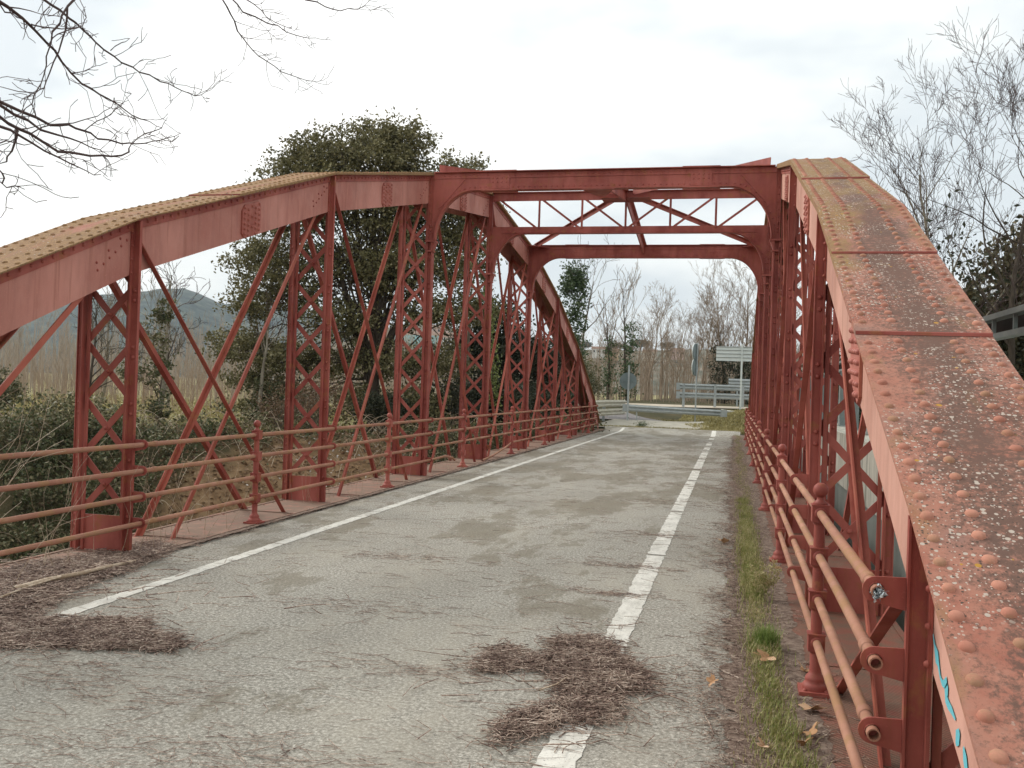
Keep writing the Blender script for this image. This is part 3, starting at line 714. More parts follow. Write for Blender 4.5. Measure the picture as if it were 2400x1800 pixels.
# dirt bed along the right kerb, and left near corner
def patch(name, x0, x1, y0, y1, z, mat, jag, seed):
    r = random.Random(seed); n = max(2, int((y1-y0)/.05)); V = []; F = []; a = b = 0
    for i in range(n+1):
        y = y0+(y1-y0)*i/n; a = .7*a+r.uniform(-jag, jag); b = .7*b+r.uniform(-jag, jag)
        V += [(x0+a, y, z), (x1+b*.4, y, z)]
    for i in range(n): q = i*2; F.append((q, q+1, q+3, q+2))
    return tag(mesh_obj(name, V, F, mat), kind='structure')
SOIL = simple('litter_soil', [(.3, (.10, .065, .05)), (.5, (.22, .155, .12)), (.7, (.36, .28, .22))], 22, 6, bs=.8, bd=.02, bscale=90)
patch('soil', .03, .47, -1, 37.5, .014, SOIL, .05, 3)
patch('soil', -4.99, -4.90, 5, 37.5, .0235, SOIL, .02, 4)
# ------------------------------------------------------------------ railings
RZ = (.965, .735, .505, .275)
def baluster():
    m = MB()
    m.box(-.085, .085, -.085, .085, 0, .022); 
    for a in (-.055, .055):
        for b in (-.055, .055): m.rivet((a, b, .022), (0, 0, 1), .012, .012, 6)
    m.lathe([(.066, .02), (.068, .04), (.058, .055), (.05, .06), (.053, .075), (.048, .09), (.034, .105), (.030, .12), (.029, 1.0)], 0, 0, 0, 16)
    for z in RZ:
        m.box(-.043, .043, -.043, .043, z-.046, z+.042); m.box(-.047, .047, -.047, .047, z+.040, z+.047)
        m.lathe([(.030, -.062), (.036, -.055), (.036, -.047)], 0, 0, z, 12)
        for f in (-1, 1):
            V = []; n = 12
            for i, (rr, yy_) in enumerate(((.033, .043), (.033, .052), (.022, .054))):
                for k in range(n): a = 2*math.pi*k/n; V.append((rr*math.cos(a), f*yy_, z+rr*math.sin(a)))
            m.add(V, [(i*n+k, i*n+(k+1) % n, (i+1)*n+(k+1) % n, (i+1)*n+k) for i in range(2) for k in range(n)], True)
    m.lathe([(.036, 1.011), (.040, 1.018), (.022, 1.032), (.017, 1.045), (.020, 1.052)], 0, 0, 0, 16)
    pr = [(.040*math.sin(math.pi*i/10), 1.088-.040*math.cos(math.pi*i/10)) for i in range(11)]
    m.lathe(pr, 0, 0, 0, 16)
    return m
BAL = baluster()
def railing(side):
    xr = -5.04 if side < 0 else .475; xi = XL if side < 0 else XR; sg = -1 if side < 0 else 1
    O = (xr, 19.5, 0)
    lab = ('rusty pipe railing with ball topped posts on the left, one low pipe bent down' if side < 0 else
           'rusty pipe railing with ball topped posts beside the grass strip, its near ends open')
    root = empty('railing', O, lab, 'railing', 'red pipe railings of the bridge')
    me = None
    for k in range(8):
        y = K0+LP*(k+.5)
        if me is None: o = BAL.obj('railing_post', RED, root); me = o
        else: o = me.copy(); C.objects.link(o); o.parent = root
        o.location = (0, y-19.5, .02 if side < 0 else .012)
        if side > 0 and k == 0 or side < 0 and k == 1: pass
    def pipe(pts, parent, open_end=False, r=.0215):
        m = MB(); m.tube([(p[0]-O[0], p[1]-O[1], p[2]) for p in pts], r, 12, cap=False)
        a, b = pts[0], pts[-1]
        for (p, s_) in ((pts[0], 1), (pts[-1], -1)):    # hollow ends: inner wall and rim
            d = (Vector(pts[1])-Vector(pts[0])).normalized() if s_ > 0 else (Vector(pts[-1])-Vector(pts[-2])).normalized()
            q = Vector(p)-Vector(O); m.tube([q, q+d*s_*.12], .0165, 12, cap=False); m.lathe([(0.0001, 0)], 0, 0, 0, 3) if False else None
            ref = Vector((0, 0, 1)); u = d.cross(ref).normalized(); v = u.cross(d); n = 12
            V = [q+(u*math.cos(2*math.pi*k/n)+v*math.sin(2*math.pi*k/n))*rr for rr in (r, .0165) for k in range(n)]
            m.add(V, [(k, (k+1) % n, (k+1) % n+n, k+n) for k in range(n)])
        return m
    for zi, z in enumerate(RZ):
        zz = z+(.02 if side < 0 else .012)
        for k in range(9):
            y0 = K0+LP*(k-.5) if k else (K0-.05 if side > 0 else K0-3.5); y1 = K0+LP*(k+.5) if k < 8 else YK[8]+.05
            yc = YK[k]
            y1j = y0
            if side < 0 and zi == 3 and k == 3:      # broken pipe, its end bent down onto the deck plate
                ym = YK[3]
                m = pipe([(xr, y0+.02, zz), (xr, ym+.2, zz), (xr, ym+.9, zz+.01), (xr+.02, ym+1.25, zz-.04), (xr+.03, ym+1.38, zz-.09)], root)
                m.obj('rail_pipe', RAILM, root)['label'] = 'lower pipe broken off and bent down'; continue
            if side < 0 and zi == 3 and k == 4:
                m = pipe([(xr, YK[4]-.55, .05), (xr, YK[4]+.3, .09), (xr, y1-.6, .20), (xr, y1-.1, zz-.03), (xr, y1-.02, zz)], root)
                m.obj('rail_pipe', RAILM, root)['label'] = 'loose lower pipe resting on the deck edge'; continue
            m = pipe([(xr, y0+(.03 if k else 0), zz), (xr+random.uniform(-.002, .002), (y0+y1)/2, zz+random.uniform(-.004, .003)), (xr, y1-.03, zz)], root)
            for yc_ in (yc+.17,) + ((yc-.6,) if side > 0 and k == 1 and zi % 2 == 0 else ()):   # pipe couplings
                if yc_ < y1: m.tube([(0, yc_-.032-O[1], zz), (0, yc_-.026-O[1], zz), (0, yc_+.026-O[1], zz), (0, yc_+.032-O[1], zz)], [.0225, .0255, .0255, .0225], 12, cap=False)
            if k == 1 and side > 0 and zi == 0: pass
            m.obj('rail_pipe', RAILM, root)
        for k in range(9):             # tongue bracket riveted to the inner leg
            yb = YK[k]-.001; m = MB(); q = []
            for i in range(9):
                a = math.pi/2+math.pi*i/8; q.append((-sg*0+math.cos(a)*.043*sg, zz+math.sin(a)*.043))
            q = [(c[0], c[1]) for c in q]
            pts = q+[(xi-xr+sg*.0015, zz-.062), (xi-xr+sg*.0015, zz+.045)]
            if sg < 0: pts = pts[::-1]
            m.prism(pts, 'y', yb-O[1]-.0045, yb-O[1]+.0045)
            m.tube([(0, yb-O[1]-.016, zz), (0, yb-O[1]+.016, zz)], .0245, 12, cap=False)
            m.obj('bracket', RED, root)
    return root
RLL = railing(-1); RLR = railing(1)
# plastic stuffed into the open end of the top pipe
rp = np.random.default_rng(4); P = np.array([.475, K0-.055, .977])+rp.normal(size=(70, 3))*np.array([.010, .012, .010])
V, F = leaf_quads(P, .022, rp, 0, .5)
PLW = simple('crumpled_plastic', [(.42, (.03, .035, .04)), (.5, (.35, .40, .42)), (.6, (.72, .76, .76))], 90, 2, rough=.4, bs=0)
tag(mesh_obj('plastic_wad', V, F, PLW, origin=(.475, K0-.055, .977)), 'crumpled white and black plastic stuffed in the open end of the top railing pipe', 'litter')
# ------------------------------------------------------------------ vegetation builders
def grow(rng, p, d, length, r, depth, out, up=.08, wander=.22, nchild=(3, 5), ratio=.62, spread=.75, seg=6, minr=.004, droop=0):
    pts = [p]; rad = [r]; cur = np.array(p, float); dr = np.array(d, float); dr /= np.linalg.norm(dr)
    for i in range(seg):
        dr = dr+rng.normal(size=3)*wander*.5+np.array([0, 0, up-droop*(i/seg)]); dr /= np.linalg.norm(dr)
        cur = cur+dr*length/seg; pts.append(cur.copy()); rad.append(max(minr, r*(1-.72*(i+1)/seg)))
    out.append((depth, np.array(pts), np.array(rad)))
    if depth <= 0: return
    n = rng.integers(nchild[0], nchild[1]+1)
    for j in range(n):
        t = rng.uniform(.25, 1) if j else 1.0
        i = min(int(t*seg), seg-1); f = t*seg-i; q = pts[i]*(1-f)+pts[i+1]*f
        base = pts[i+1]-pts[i]; base /= np.linalg.norm(base)
        a = rng.normal(size=3); a -= a.dot(base)*base; a /= np.linalg.norm(a)
        nd = base+a*spread*rng.uniform(.6, 1.3)
        grow(rng, q, nd, length*ratio*rng.uniform(.7, 1.2), max(minr, rad[i]*.6), depth-1, out, up, wander, nchild, ratio, spread, max(3, seg-1), minr, droop)
def segs_to_mesh(items, n):
    P0 = np.concatenate([x[1][:-1] for x in items]); P1 = np.concatenate([x[1][1:] for x in items])
    R0 = np.concatenate([x[2][:-1] for x in items]); R1 = np.concatenate([x[2][1:] for x in items])
    d = P1-P0; ln = np.linalg.norm(d, axis=1, keepdims=True)+1e-9
    P1 = P1+d/ln*np.minimum(R1[:, None]*.6, ln*.2)
    return prisms(P0, P1, R0, R1, n)
def bare_tree_mesh(seed, h, r, levels=4, up=.10, spread=.7, first=.3, nmain=16, minr=.006, ratio=.55, lean=0, nchild=(3, 4), blen=.30, wander=.2):
    rng = np.random.default_rng(seed); out = []
    pts = [np.zeros(3)]; rad = [r]; d = np.array([lean, 0, 1.]); n = 14
    for i in range(n):
        d = d+rng.normal(size=3)*.07+np.array([0, 0, .05]); d /= np.linalg.norm(d); pts.append(pts[-1]+d*h*.86/n); rad.append(max(minr*1.5, r*(1-.85*(i+1)/n)))
    pts = np.array(pts); rad = np.array(rad); trunk = [(9, pts, rad)]
    for j in range(nmain):
        t = first+(1-first)*((j+.5)/nmain)**.9; i = min(int(t*n), n-1); q = pts[i]*(1-(t*n-i))+pts[i+1]*(t*n-i)
        a = rng.uniform(0, 2*math.pi); nd = np.array([math.cos(a)*spread, math.sin(a)*spread, .75+rng.uniform(-.2, .3)])
        grow(rng, q, nd, h*blen*(1.15-.6*t)*rng.uniform(.7, 1.2), max(minr, rad[i]*.5), levels-1, out, up, wander, nchild, ratio, spread, 6, minr)
    big = trunk+[o for o in out if o[0] == levels-1]; small = [o for o in out if o[0] < levels-1]
    return segs_to_mesh(big, 6), segs_to_mesh(small, 3)
def as_mesh(name, VF, mat):
    o = mesh_obj(name, VF[0], VF[1], mat, smooth=True); me = o.data; bpy.data.objects.remove(o); return me
def place_tree(name, tm, cm, loc, rz, sc, label, cat='tree', group=None, extra=None):
    r = empty(name, loc, label, cat, group, rz); r.scale = (sc, sc, sc) if not isinstance(sc, tuple) else sc
    for nm, me in (('trunk', tm), ('crown', cm)) + (tuple(extra) if extra else ()):
        o = bpy.data.objects.new(nm, me); C.objects.link(o); o.parent = r
    return r
def gz(x, y): return float(ground_h(x, y))
def clump_crown(seed, lobes, nper, size, inner=.35, flat=0, clump=.35, cpl=40):
    """leaves in small clumps spread through ellipsoid lobes: list of (x,y,z,rx,ry,rz)"""
    rng = np.random.default_rng(seed); Vs = []; Fs = []; b = 0; tips = []
    for (x, y, z, rx, ry, rz) in lobes:
        vol = rx*ry*rz; nc = max(6, int(cpl*vol**.66))
        u = rng.normal(size=(nc, 3)); u /= np.linalg.norm(u, axis=1, keepdims=True)
        rr = (inner+(1-inner)*rng.uniform(0, 1, nc)**.55)*rng.normal(1, .05, nc)
        c = np.array([x, y, z])+u*rr[:, None]*np.array([rx, ry, rz]); tips.append(c)
        k = rng.poisson(nper, nc)+2; idx = np.repeat(np.arange(nc), k); csz = clump*rng.uniform(.5, 1.5, nc)
        P = c[idx]+rng.normal(size=(len(idx), 3))*csz[idx][:, None]*np.array([1, 1, .7])
        V, F = leaf_quads(P, size, rng, flat); Vs.append(V); Fs.append(F+b); b += len(V)
    return (np.concatenate(Vs), np.concatenate(Fs)), np.concatenate(tips)
def limbs_to(tips, base, rng, n, r0, mid=.5, sag=0, minr=.01):
    out = []; sel = rng.choice(len(tips), n, replace=False)
    for i in sel:
        t = tips[i]; b = np.array(base(rng)); pts = []
        for k in range(7):
            f = k/6; q = b*(1-f)+t*f; q[2] += math.sin(f*math.pi)*(.12*np.linalg.norm(t-b))*(-1 if sag else .6); q += rng.normal(size=3)*.06*(0 < k < 6)*np.linalg.norm(t-b)*.35
            pts.append(q)
        out.append((1, np.array(pts), np.linspace(r0, minr, 7)*rng.uniform(.6, 1)))
    return out
# ---- the big evergreen oak
ox, oy = -14.3, 36.2; oz = gz(ox, oy)-.1
lob = [(-.5, 0, 9.2, 3.0, 2.8, 2.3), (-2.8, -.3, 8.6, 2.1, 2.1, 2.0), (2.2, .3, 8.8, 2.4, 2.4, 2.2), (.2, 0, 10.6, 1.9, 1.8, 1.3), (-2.1, 0, 10.2, 1.5, 1.5, 1.2),
       (-4.2, 0, 6.6, 1.9, 2.0, 1.3), (-3.0, .5, 5.4, 1.8, 1.6, .9), (-4.9, -.3, 5.0, 1.3, 1.3, .7), (3.6, .2, 6.8, 1.8, 2.0, 1.2), (1.2, -.5, 6.6, 2.2, 2.0, 1.2), (-1.2, .8, 6.8, 2.2, 2.0, 1.1),
       (4.2, .4, 5.1, 1.4, 1.5, .8), (2.4, -.3, 4.8, 1.6, 1.4, .8), (-.9, -.5, 4.4, 1.6, 1.5, .9), (-5.1, 0, 3.3, 1.7, 1.6, .8), (-3.3, -.4, 2.9, 1.7, 1.5, .8), (-1.4, .5, 2.7, 1.7, 1.5, .8), (1.2, 0, 2.9, 1.6, 1.5, .8), (3.0, .2, 3.0, 1.5, 1.4, .9),
       (-4.6, -.2, 2.0, 1.2, 1.2, .6), (-5.6, 0, 8.3, .7, .6, .35), (1.2, 0, 11.2, 1.2, 1.2, .9), (3.7, 0, 9.7, 1.1, 1.1, .9), (1.0, -.2, 8.0, 1.6, 1.7, 1.0), (-.2, .2, 1.2, 1.6, 1.4, .8), (2.2, .1, 1.2, 1.5, 1.4, .9), (-3.9, .1, .9, 1.6, 1.3, .6)]
lob = [((a-.35)*(1.04 if c > 7 else .98), b, c+(.55 if c > 7 else 0), d*(1.0 if c > 7 else .94), e, f*(1.05 if c > 7 else .9)) for a, b, c, d, e, f in lob]+[(3.6, 0, 8.6, 1.4, 1.4, 1.2), (-4.3, 0, 9.0, 1.3, 1.3, 1.3)]
(VF, tips) = clump_crown(21, [(a, b, c*1.03, d*1.06, e*1.06, f*1.06) for a, b, c, d, e, f in lob], 30, .15, .12, 0, .20, 56)
rng = np.random.default_rng(5)
tr = [(1, np.array([[0, 0, -1], [.05, 0, .6], [-.05, .05, 2.2], [.1, 0, 3.9], [.05, .1, 6], [-.2, 0, 8.2], [0, 0, 10.2]]), np.array([.34, .30, .25, .2, .15, .09, .04])),
      (1, np.array([[0, 0, 2.2], [-.9, .1, 4.2], [-1.5, 0, 6.5], [-2.5, 0, 9]]), np.array([.18, .15, .1, .04])),
      (1, np.array([[.05, 0, 2.8], [.9, .1, 4.6], [1.7, 0, 6.8], [2.4, 0, 9.2]]), np.array([.17, .14, .1, .04]))]
tr += limbs_to(tips, lambda g: (g.uniform(-.3, .3), 0, g.uniform(1.8, 7)), rng, 150, .055)
place_tree('oak_tree', as_mesh('trunk', segs_to_mesh(tr, 6), BARK), as_mesh('crown', VF, OAK), (ox, oy, oz), math.atan2(.235, 1), 1,
           'big evergreen oak with broad dark green crown towering behind the left truss')
# ---- dark evergreens behind the far half of the left truss
for i, (x, y, s, lb) in enumerate([(-10.6, 41.5, 1.0, 'dark evergreen right of the big oak, filling the gaps of the left truss'), (-8.6, 43.5, .85, 'dark rounded evergreen just behind the far end of the left truss')]):
    lob = [(0, 0, 2.2, 1.7, 1.5, 1.3), (-.9, 0, 3.6, 1.3, 1.3, 1.1), (.8, .1, 3.4, 1.4, 1.3, 1.1), (0, 0, 4.8, 1.2, 1.2, .9), (-1.2, 0, 1.0, 1.4, 1.2, .9), (1.3, 0, 1.1, 1.3, 1.2, .9), (-.3, .2, .4, 1.6, 1.3, .7)]
    if i: lob = lob[:3]+lob[4:]
    (VF, tips) = clump_crown(31+i, lob, 24, .19, .1, 0, .26, 60)
    tr = [(1, np.array([[0, 0, -.5], [.1, 0, 1.4], [0, .1, 3], [.1, 0, 4.6]]), np.array([.16, .13, .09, .03]))]+limbs_to(tips, lambda g: (0, 0, g.uniform(.5, 3)), np.random.default_rng(i), 40, .03)
    place_tree('evergreen_tree', as_mesh('trunk', segs_to_mesh(tr, 5), BARK), as_mesh('crown', VF, DARKL), (x, y, gz(x, y)), i*1.3, s, lb)
# ---- ivy clad dead tree right of the far chord end
def ivy_tree(x, y, h, ivy_lobes, seed, label, s=1, topn=9, blen=.3, r=.12, mat=IVY, bark=BARKL, name='ivy_clad_tree', lean=0.):
    rng = np.random.default_rng(seed); (VT, FT), (VC, FC) = bare_tree_mesh(seed, h, r, 3, .06, .8, .6, topn, .009, .55, lean, (2, 4), blen, .3)
    (VF, tips) = clump_crown(seed, ivy_lobes, 18, .15, .2, 0, .14, 80)
    return place_tree(name, as_mesh('trunk', (VT, FT), bark), as_mesh('crown', (VC, FC), BARKD), (x, y, gz(x, y)-.2), rng.uniform(0, 6), s, label, 'tree', None, [('ivy', as_mesh('ivy', VF, mat))])
ivy_tree(-8.0, 47.4, 8.6, [(0, 0, 6.4, .85, .8, 1.3), (.35, 0, 7.5, .7, .6, .8), (-.1, 0, 4.8, .7, .6, 1.1), (-.1, 0, 3.2, .8, .7, 1.2), (0, 0, 1.6, 1.0, .8, 1.1), (.75, .1, 6.9, .55, .5, .5), (-.5, 0, 7.3, .5, .5, .6)], 61, 'dead tree wrapped in ivy with forked bare top, just right of the far chord end', topn=9, blen=.34)
ivy_tree(-20.3, 30.3, 7.2, [(0, 0, 4.3, .3, .3, .5), (.3, 0, 3.6, .35, .3, .5), (-.3, 0, 4.6, .25, .3, .5), (0, 0, 2.6, .42, .4, .9), (0, 0, 1.2, .45, .4, .9), (.9, 0, 2.3, .5, .4, .35)], 62, 'ivy covered trunk with thin bare top standing in the second gap of the left truss', topn=9, blen=.28, mat=BRAM)
ivy_tree(-18.3, 33.8, 5.6, [(0, 0, 1.6, .28, .3, .9), (.1, 0, .8, .35, .3, .6)], 64, 'thin leaning tree with a short ivy sleeve, right of the ivy covered trunk', topn=9, blen=.3, mat=BRAM, lean=.25)
(t1, c1) = bare_tree_mesh(71, 9.5, .17, 4, .05, .8, .35, 9, .010, .5, .05, (2, 3), .22, .3)
place_tree('bare_tree', as_mesh('trunk', t1, BARKL), as_mesh('crown', c1, BARKL), (-11.5, 40.0, gz(-11.5, 40)-.2), .4, .86, 'pale bare trunk rising between the dark evergreens behind the left truss')
# yellowish climbing ivy hanging in front of the dark evergreen
rng = np.random.default_rng(9); z = rng.uniform(0, 1, 1100); P = np.stack([-9.4+.55*z**2*-1+rng.normal(size=1100)*.14, 36.9+rng.normal(size=1100)*.12, .8+5*z], 1)
V, F = leaf_quads(P, .12, rng); LIME = leaf_mat('lime_ivy', [(.4, (.10, .13, .03)), (.75, (.22, .26, .08)), (1.0, (.34, .36, .14))])
r = empty('climbing_vine', (-9.5, 36.9, gz(-9.5, 36.9)), 'yellow green vine hanging in a curtain behind the middle of the left truss', 'vine')
o = mesh_obj('foliage', V-np.array([-9.5, 36.9, gz(-9.5, 36.9)]), F, LIME, r)
zz = np.linspace(0, 1, 9); pts = np.stack([-9.4-.55*zz**2, 36.9+0*zz, -.5+6.5*zz], 1)-np.array([-9.5, 36.9, gz(-9.5, 36.9)])
VV, FF = segs_to_mesh([(1, pts, np.full(9, .025))], 5); mesh_obj('stem', VV, FF, BARK, r)
# ---- bare trees: shared meshes
BT = []
for s in range(5):
    (t, c) = bare_tree_mesh(100+s, 11, .12, 4, .10, .7, .30, 18, .0085, .55, 0, (3, 4), .27, .22)
    BT.append((as_mesh('trunk', t, BARKP), as_mesh('crown', c, BARKP)))
rng = np.random.default_rng(77)
rowx = [-11.9, -10.6, -9.3, -8.1, -7.0, -5.9, -4.8, -3.7, -2.6, -1.6, -.6, .5, 1.6, 2.8, 4.0]
deslab = ['leftmost', 'second from the left', 'third from the left', 'fourth from the left', 'fifth from the left', 'sixth from the left', 'seventh from the left', 'eighth from the left', 'seventh from the right', 'sixth from the right', 'fifth from the right', 'fourth from the right', 'third from the right', 'second from the right', 'rightmost']
hh = [.5, .56, .66, .72, .80, .84, .70, .80, .88, .92, 1.0, 1.05, 1.0, 1.06, 1.0]
for i, x in enumerate(rowx):
    y = 78+rng.uniform(-6, 8); t, c = BT[i % 5]
    place_tree('poplar_tree', t, c, (x*y/80, y, gz(x, y)-.3), rng.uniform(0, 6), hh[i], 'tall bare poplar, %s in the row beyond the far road end' % deslab[i], 'tree', 'bare poplars beyond the far road end')
# second, denser file of poplars behind: a far wood read as one mass
rng = np.random.default_rng(80); V_ = []; items = []
def wood(name, n, xr, yr, hr, r, mat, seed, zoff=0, label=None, nb=5, lb=.16):
    rng = np.random.default_rng(seed); P0 = []; P1 = []; R0 = []; R1 = []
    for i in range(n):
        y = rng.uniform(*yr); x = rng.uniform(*xr)*(y/yr[0]) if xr[0] < -30 else rng.uniform(*xr); h = rng.uniform(*hr); z0 = gz(x, y)-.2+zoff; lx, ly = rng.normal(size=2)*.04*h
        a = np.array([x, y, z0]); b = np.array([x+lx, y+ly, z0+h]); P0.append(a); P1.append(b); rr = r*rng.uniform(.6, 1.4); R0.append(rr); R1.append(rr*.2)
        for k in range(nb):
            t = rng.uniform(.3, .97); q = a*(1-t)+b*t; ang = rng.uniform(0, 6.28); l = h*lb*(1.3-t)
            e = q+np.array([math.cos(ang)*l*.5, math.sin(ang)*l*.5, l]); P0.append(q); P1.append(e); R0.append(rr*.4); R1.append(rr*.1)
            for k2 in range(2):
                t2 = rng.uniform(.3, .9); q2 = q*(1-t2)+e*t2; ang = rng.uniform(0, 6.28); l2 = l*.5; P0.append(q2); P1.append(q2+np.array([math.cos(ang)*l2*.5, math.sin(ang)*l2*.5, l2])); R0.append(rr*.22); R1.append(rr*.08)
    V, F = prisms(P0, P1, R0, R1, 3); return tag(mesh_obj(name, V, F, mat), label, 'trees' if label else None, kind='stuff')
wood('bare_wood', 330, (-22, 16), (84, 118), (4.5, 8.2), .05, BARKP, 81, label='tangle of slim bare trunks beyond the poplar row', nb=12, lb=.22)
wood('bare_undergrowth', 620, (-20, 12), (66, 92), (.8, 2.8), .02, BARKP, 82, label='brown bare undergrowth beneath the poplars', nb=5, lb=.35)
wood('plantation', 2600, (-75, -14), (62, 190), (5.5, 8), .05, simple('plantation_bark', [(.3, (.27, .215, .17)), (.7, (.42, .35, .28))], 2, sc=(1, 1, .2)), 83, label='field of slim bare saplings filling the plain left of the bridge', nb=5, lb=.2)
wood('scrub', 900, (-46, -13), (38, 60), (.8, 3.2), .018, simple('scrub_bark', [(.3, (.24, .165, .11)), (.7, (.40, .30, .215))], 2), 84, label='dry brown scrub on the far bank left of the bridge', nb=6, lb=.4)
# individual bare trees on the left plain
for i, (x, y, s, lb) in enumerate([(-24.5, 31.5, .52, 'crooked bare tree with low limbs seen beneath the left chord end'), (-21.9, 32.8, .46, 'dark crooked bare tree behind the lattice of the nearest left post'),
                                   (-19.6, 36.5, .85, 'pale slender bare tree fanning out left of the big oak'), (-30, 40, .62, 'pale slim bare tree before the blue hill, seen left of the nearest left post'), (-27.5, 42, .6, 'pale slim bare tree seen through the upper lattice of the nearest left post')]):
    sp = .9 if i < 2 else .45
    (t, c) = bare_tree_mesh(130+i, 11, .16, 4, .05 if i < 2 else .12, sp, .2, 12, .016, .55, .25 if i < 2 else -.05, (2, 4), .32, .32 if i < 2 else .2)
    place_tree('bare_tree', as_mesh('trunk', t, BARK if i < 2 else BARKL), as_mesh('crown', c, BARK if i < 2 else BARKL), (x, y, gz(x, y)-.2), i*1.1, s, lb)
# ivy columns in the right row
for i, (x, y, h, w_) in enumerate([(-9.3, 72, 4.8, .5), (-7.6, 70, 5.6, .62), (-.75, 74, 4.2, 1.1), (.9, 73, 3.4, 1.2)]):
    lob = [(0, 0, h*f, w_*(1.15-.55*f), w_, h*.2) for f in (.15, .35, .55, .75, .92)]
    (VF, tips) = clump_crown(200+i, lob, 12, .2, .2, 0, .2, 40); (t, c) = bare_tree_mesh(210+i, h*1.7, .13, 3, .1, .5, .5, 9, .013)
    place_tree('ivy_clad_tree', as_mesh('trunk', t, BARK), as_mesh('crown', c, BARKP), (x, y, gz(x, y)-.2), i, 1,
               ['slim trunk sheathed in dark ivy left of the round road sign', 'taller trunk sheathed in dark ivy right behind the round road sign', 'wide ivy covered trunk behind the white sign panel, the left one', 'low ivy covered trunk behind the white sign panel, the right one'][i], 'tree', None, [('ivy', as_mesh('ivy', VF, IVY if i < 2 else DARKL))])
# bushes
def bush(x, y, w_, h, mat, seed, label, n=16, size=.13, name='bush', twigs=True, cpl=70):
    rng = np.random.default_rng(seed); lob = [(rng.uniform(-.5, .5)*w_, rng.uniform(-.4, .4)*w_, h*rng.uniform(.3, .75), w_*.5, w_*.5, h*.36) for _ in range(5)]
    (VF, tips) = clump_crown(seed, lob, n, size, .15, 0, .14, cpl); tr = limbs_to(tips, lambda g: (g.uniform(-.15, .15), 0, -.1), rng, min(50, len(tips)), .022, minr=.006)
    r = empty(name, (x, y, gz(x, y)-.05), label, 'bush', None, seed); 
    V, F = segs_to_mesh(tr, 3); mesh_obj('stems', V, F, BARKL, r); mesh_obj('foliage', VF[0], VF[1], mat, r); return r
bush(-15.9, 31.4, 1.5, 2.0, BROWNL, 301, 'rusty brown leafless looking bush just left of the second left post', 8, .09)
bush(-14.6, 31.0, 1.3, 2.2, BROWNL, 302, 'rusty brown bush partly behind the second left post', 8, .09)
bush(-17.6, 35.0, 1.9, 2.0, BRAM, 303, 'olive green bush below the left side of the big oak')
bush(-31.0, 34.0, 1.6, 2.0, BRAM, 304, 'dark green bush at the left frame edge under the chord')
bush(-8.6, 55.0, 1.9, 3.6, BRAM, 305, 'olive green bush between the far chord end and the round road sign')
bush(-10.2, 57.0, 2.2, 3.0, BRAM, 308, 'olive green bush directly behind the far chord end')
bush(-11.2, 38.2, 2.0, 2.2, DARKL, 306, 'dark low bush under the evergreens behind the left truss')
bush(-8.4, 38.8, 1.8, 2.0, DARKL, 307, 'dark low bush behind the last left posts')
bush(-13.5, 35.0, 2.2, 1.6, DARKL, 309, 'dark low bush at the foot of the big oak')
# brambles covering the far bank (stuff)
def scatter_cover(name, n, region, size, mat, seed, label, hgt=.35, keep=None, cl=9):
    rng = np.random.default_rng(seed); nc = n//cl; x = rng.uniform(region[0], region[1], nc); y = rng.uniform(region[2], region[3], nc)
    if keep is not None: k = keep(x, y, rng); x, y = x[k], y[k]
    z = ground_h(x, y); c = np.stack([x, y, z], 1); m = np.abs(vnoise(x, y, 1.6, 8))*2
    idx = np.repeat(np.arange(len(c)), cl); P = c[idx]+rng.normal(size=(len(idx), 3))*np.array([.2, .2, .10]); P[:, 2] += rng.uniform(0, 1, len(idx))*hgt*(.35+m[idx]*1.2)
    V, F = leaf_quads(P, size, rng, .3); return tag(mesh_obj(name, V, F, mat), label, 'plants', kind='stuff')
def vv(x, y): return y-(37.4+.60*np.minimum(x+5, 0))
def tanmask(x, y): return np.sqrt((x+12.5)**2+(.7*y-17.5)**2)
kb = lambda x, y, r: (vv(x, y) < .5) & (vv(x, y) > -12) & (tanmask(x, y)+r.normal(size=len(x))*.8 > 4.6)
rng = np.random.default_rng(401); lob = []
while len(lob) < 430:
    x = rng.uniform(-40, -5.9); y = rng.uniform(9, 38)
    if not (-11.5 < vv(x, y) < -1.2): continue
    if math.hypot(x+12.5, .7*y-17.5) < 4.8+rng.normal()*.5: continue
    r_ = rng.uniform(.45, 1.25); lob.append((x, y, gz(x, y)+r_*.25, r_*1.25, r_*1.25, r_*.75))
(VF, tips) = clump_crown(401, lob, 11, .15, .55, .1, .16, 34)
tag(mesh_obj('brambles', VF[0], VF[1], BRAM), 'thick brambles and ivy covering the far river bank', 'plants', kind='stuff')
scatter_cover('ground_ivy', 70000, (-44, -5.9, 4, 38), .13, BRAM, 409, 'low ivy creeping between the brambles', .3, kb)
scatter_cover('dead_leaves', 46000, (-44, -5.9, 8, 38), .10, BROWNL, 402, 'brown dead leaves and stalks caught in the brambles', .45, lambda x, y, r: (vv(x, y) < 1) & (vv(x, y) > -12) & ((tanmask(x, y) > 3.5) | (r.uniform(size=len(x)) < .3)))
scatter_cover('brambles', 60000, (-26, -5.9, 1, 14), .08, BRAM, 404, 'leafy creepers on the near slope beside the left railing', .4, lambda x, y, r: vv(x, y) < -11.5)
scatter_cover('field_grass', 40000, (-60, -9, 30, 62), .16, GRASSY, 403, 'yellowish grass on the bank top left of the bridge', .25, lambda x, y, r: vv(x, y) > -.8)
scatter_cover('litter_scraps', 2600, (-14.5, -6.2, 20, 35), .10, simple('pale_litter', [(.3, (.35, .30, .26)), (.7, (.72, .66, .60))], 5, bs=0), 405, 'pale leaves and scraps of litter strewn on the bank under the oak', .06, lambda x, y, r: vv(x, y) < -1, cl=3)
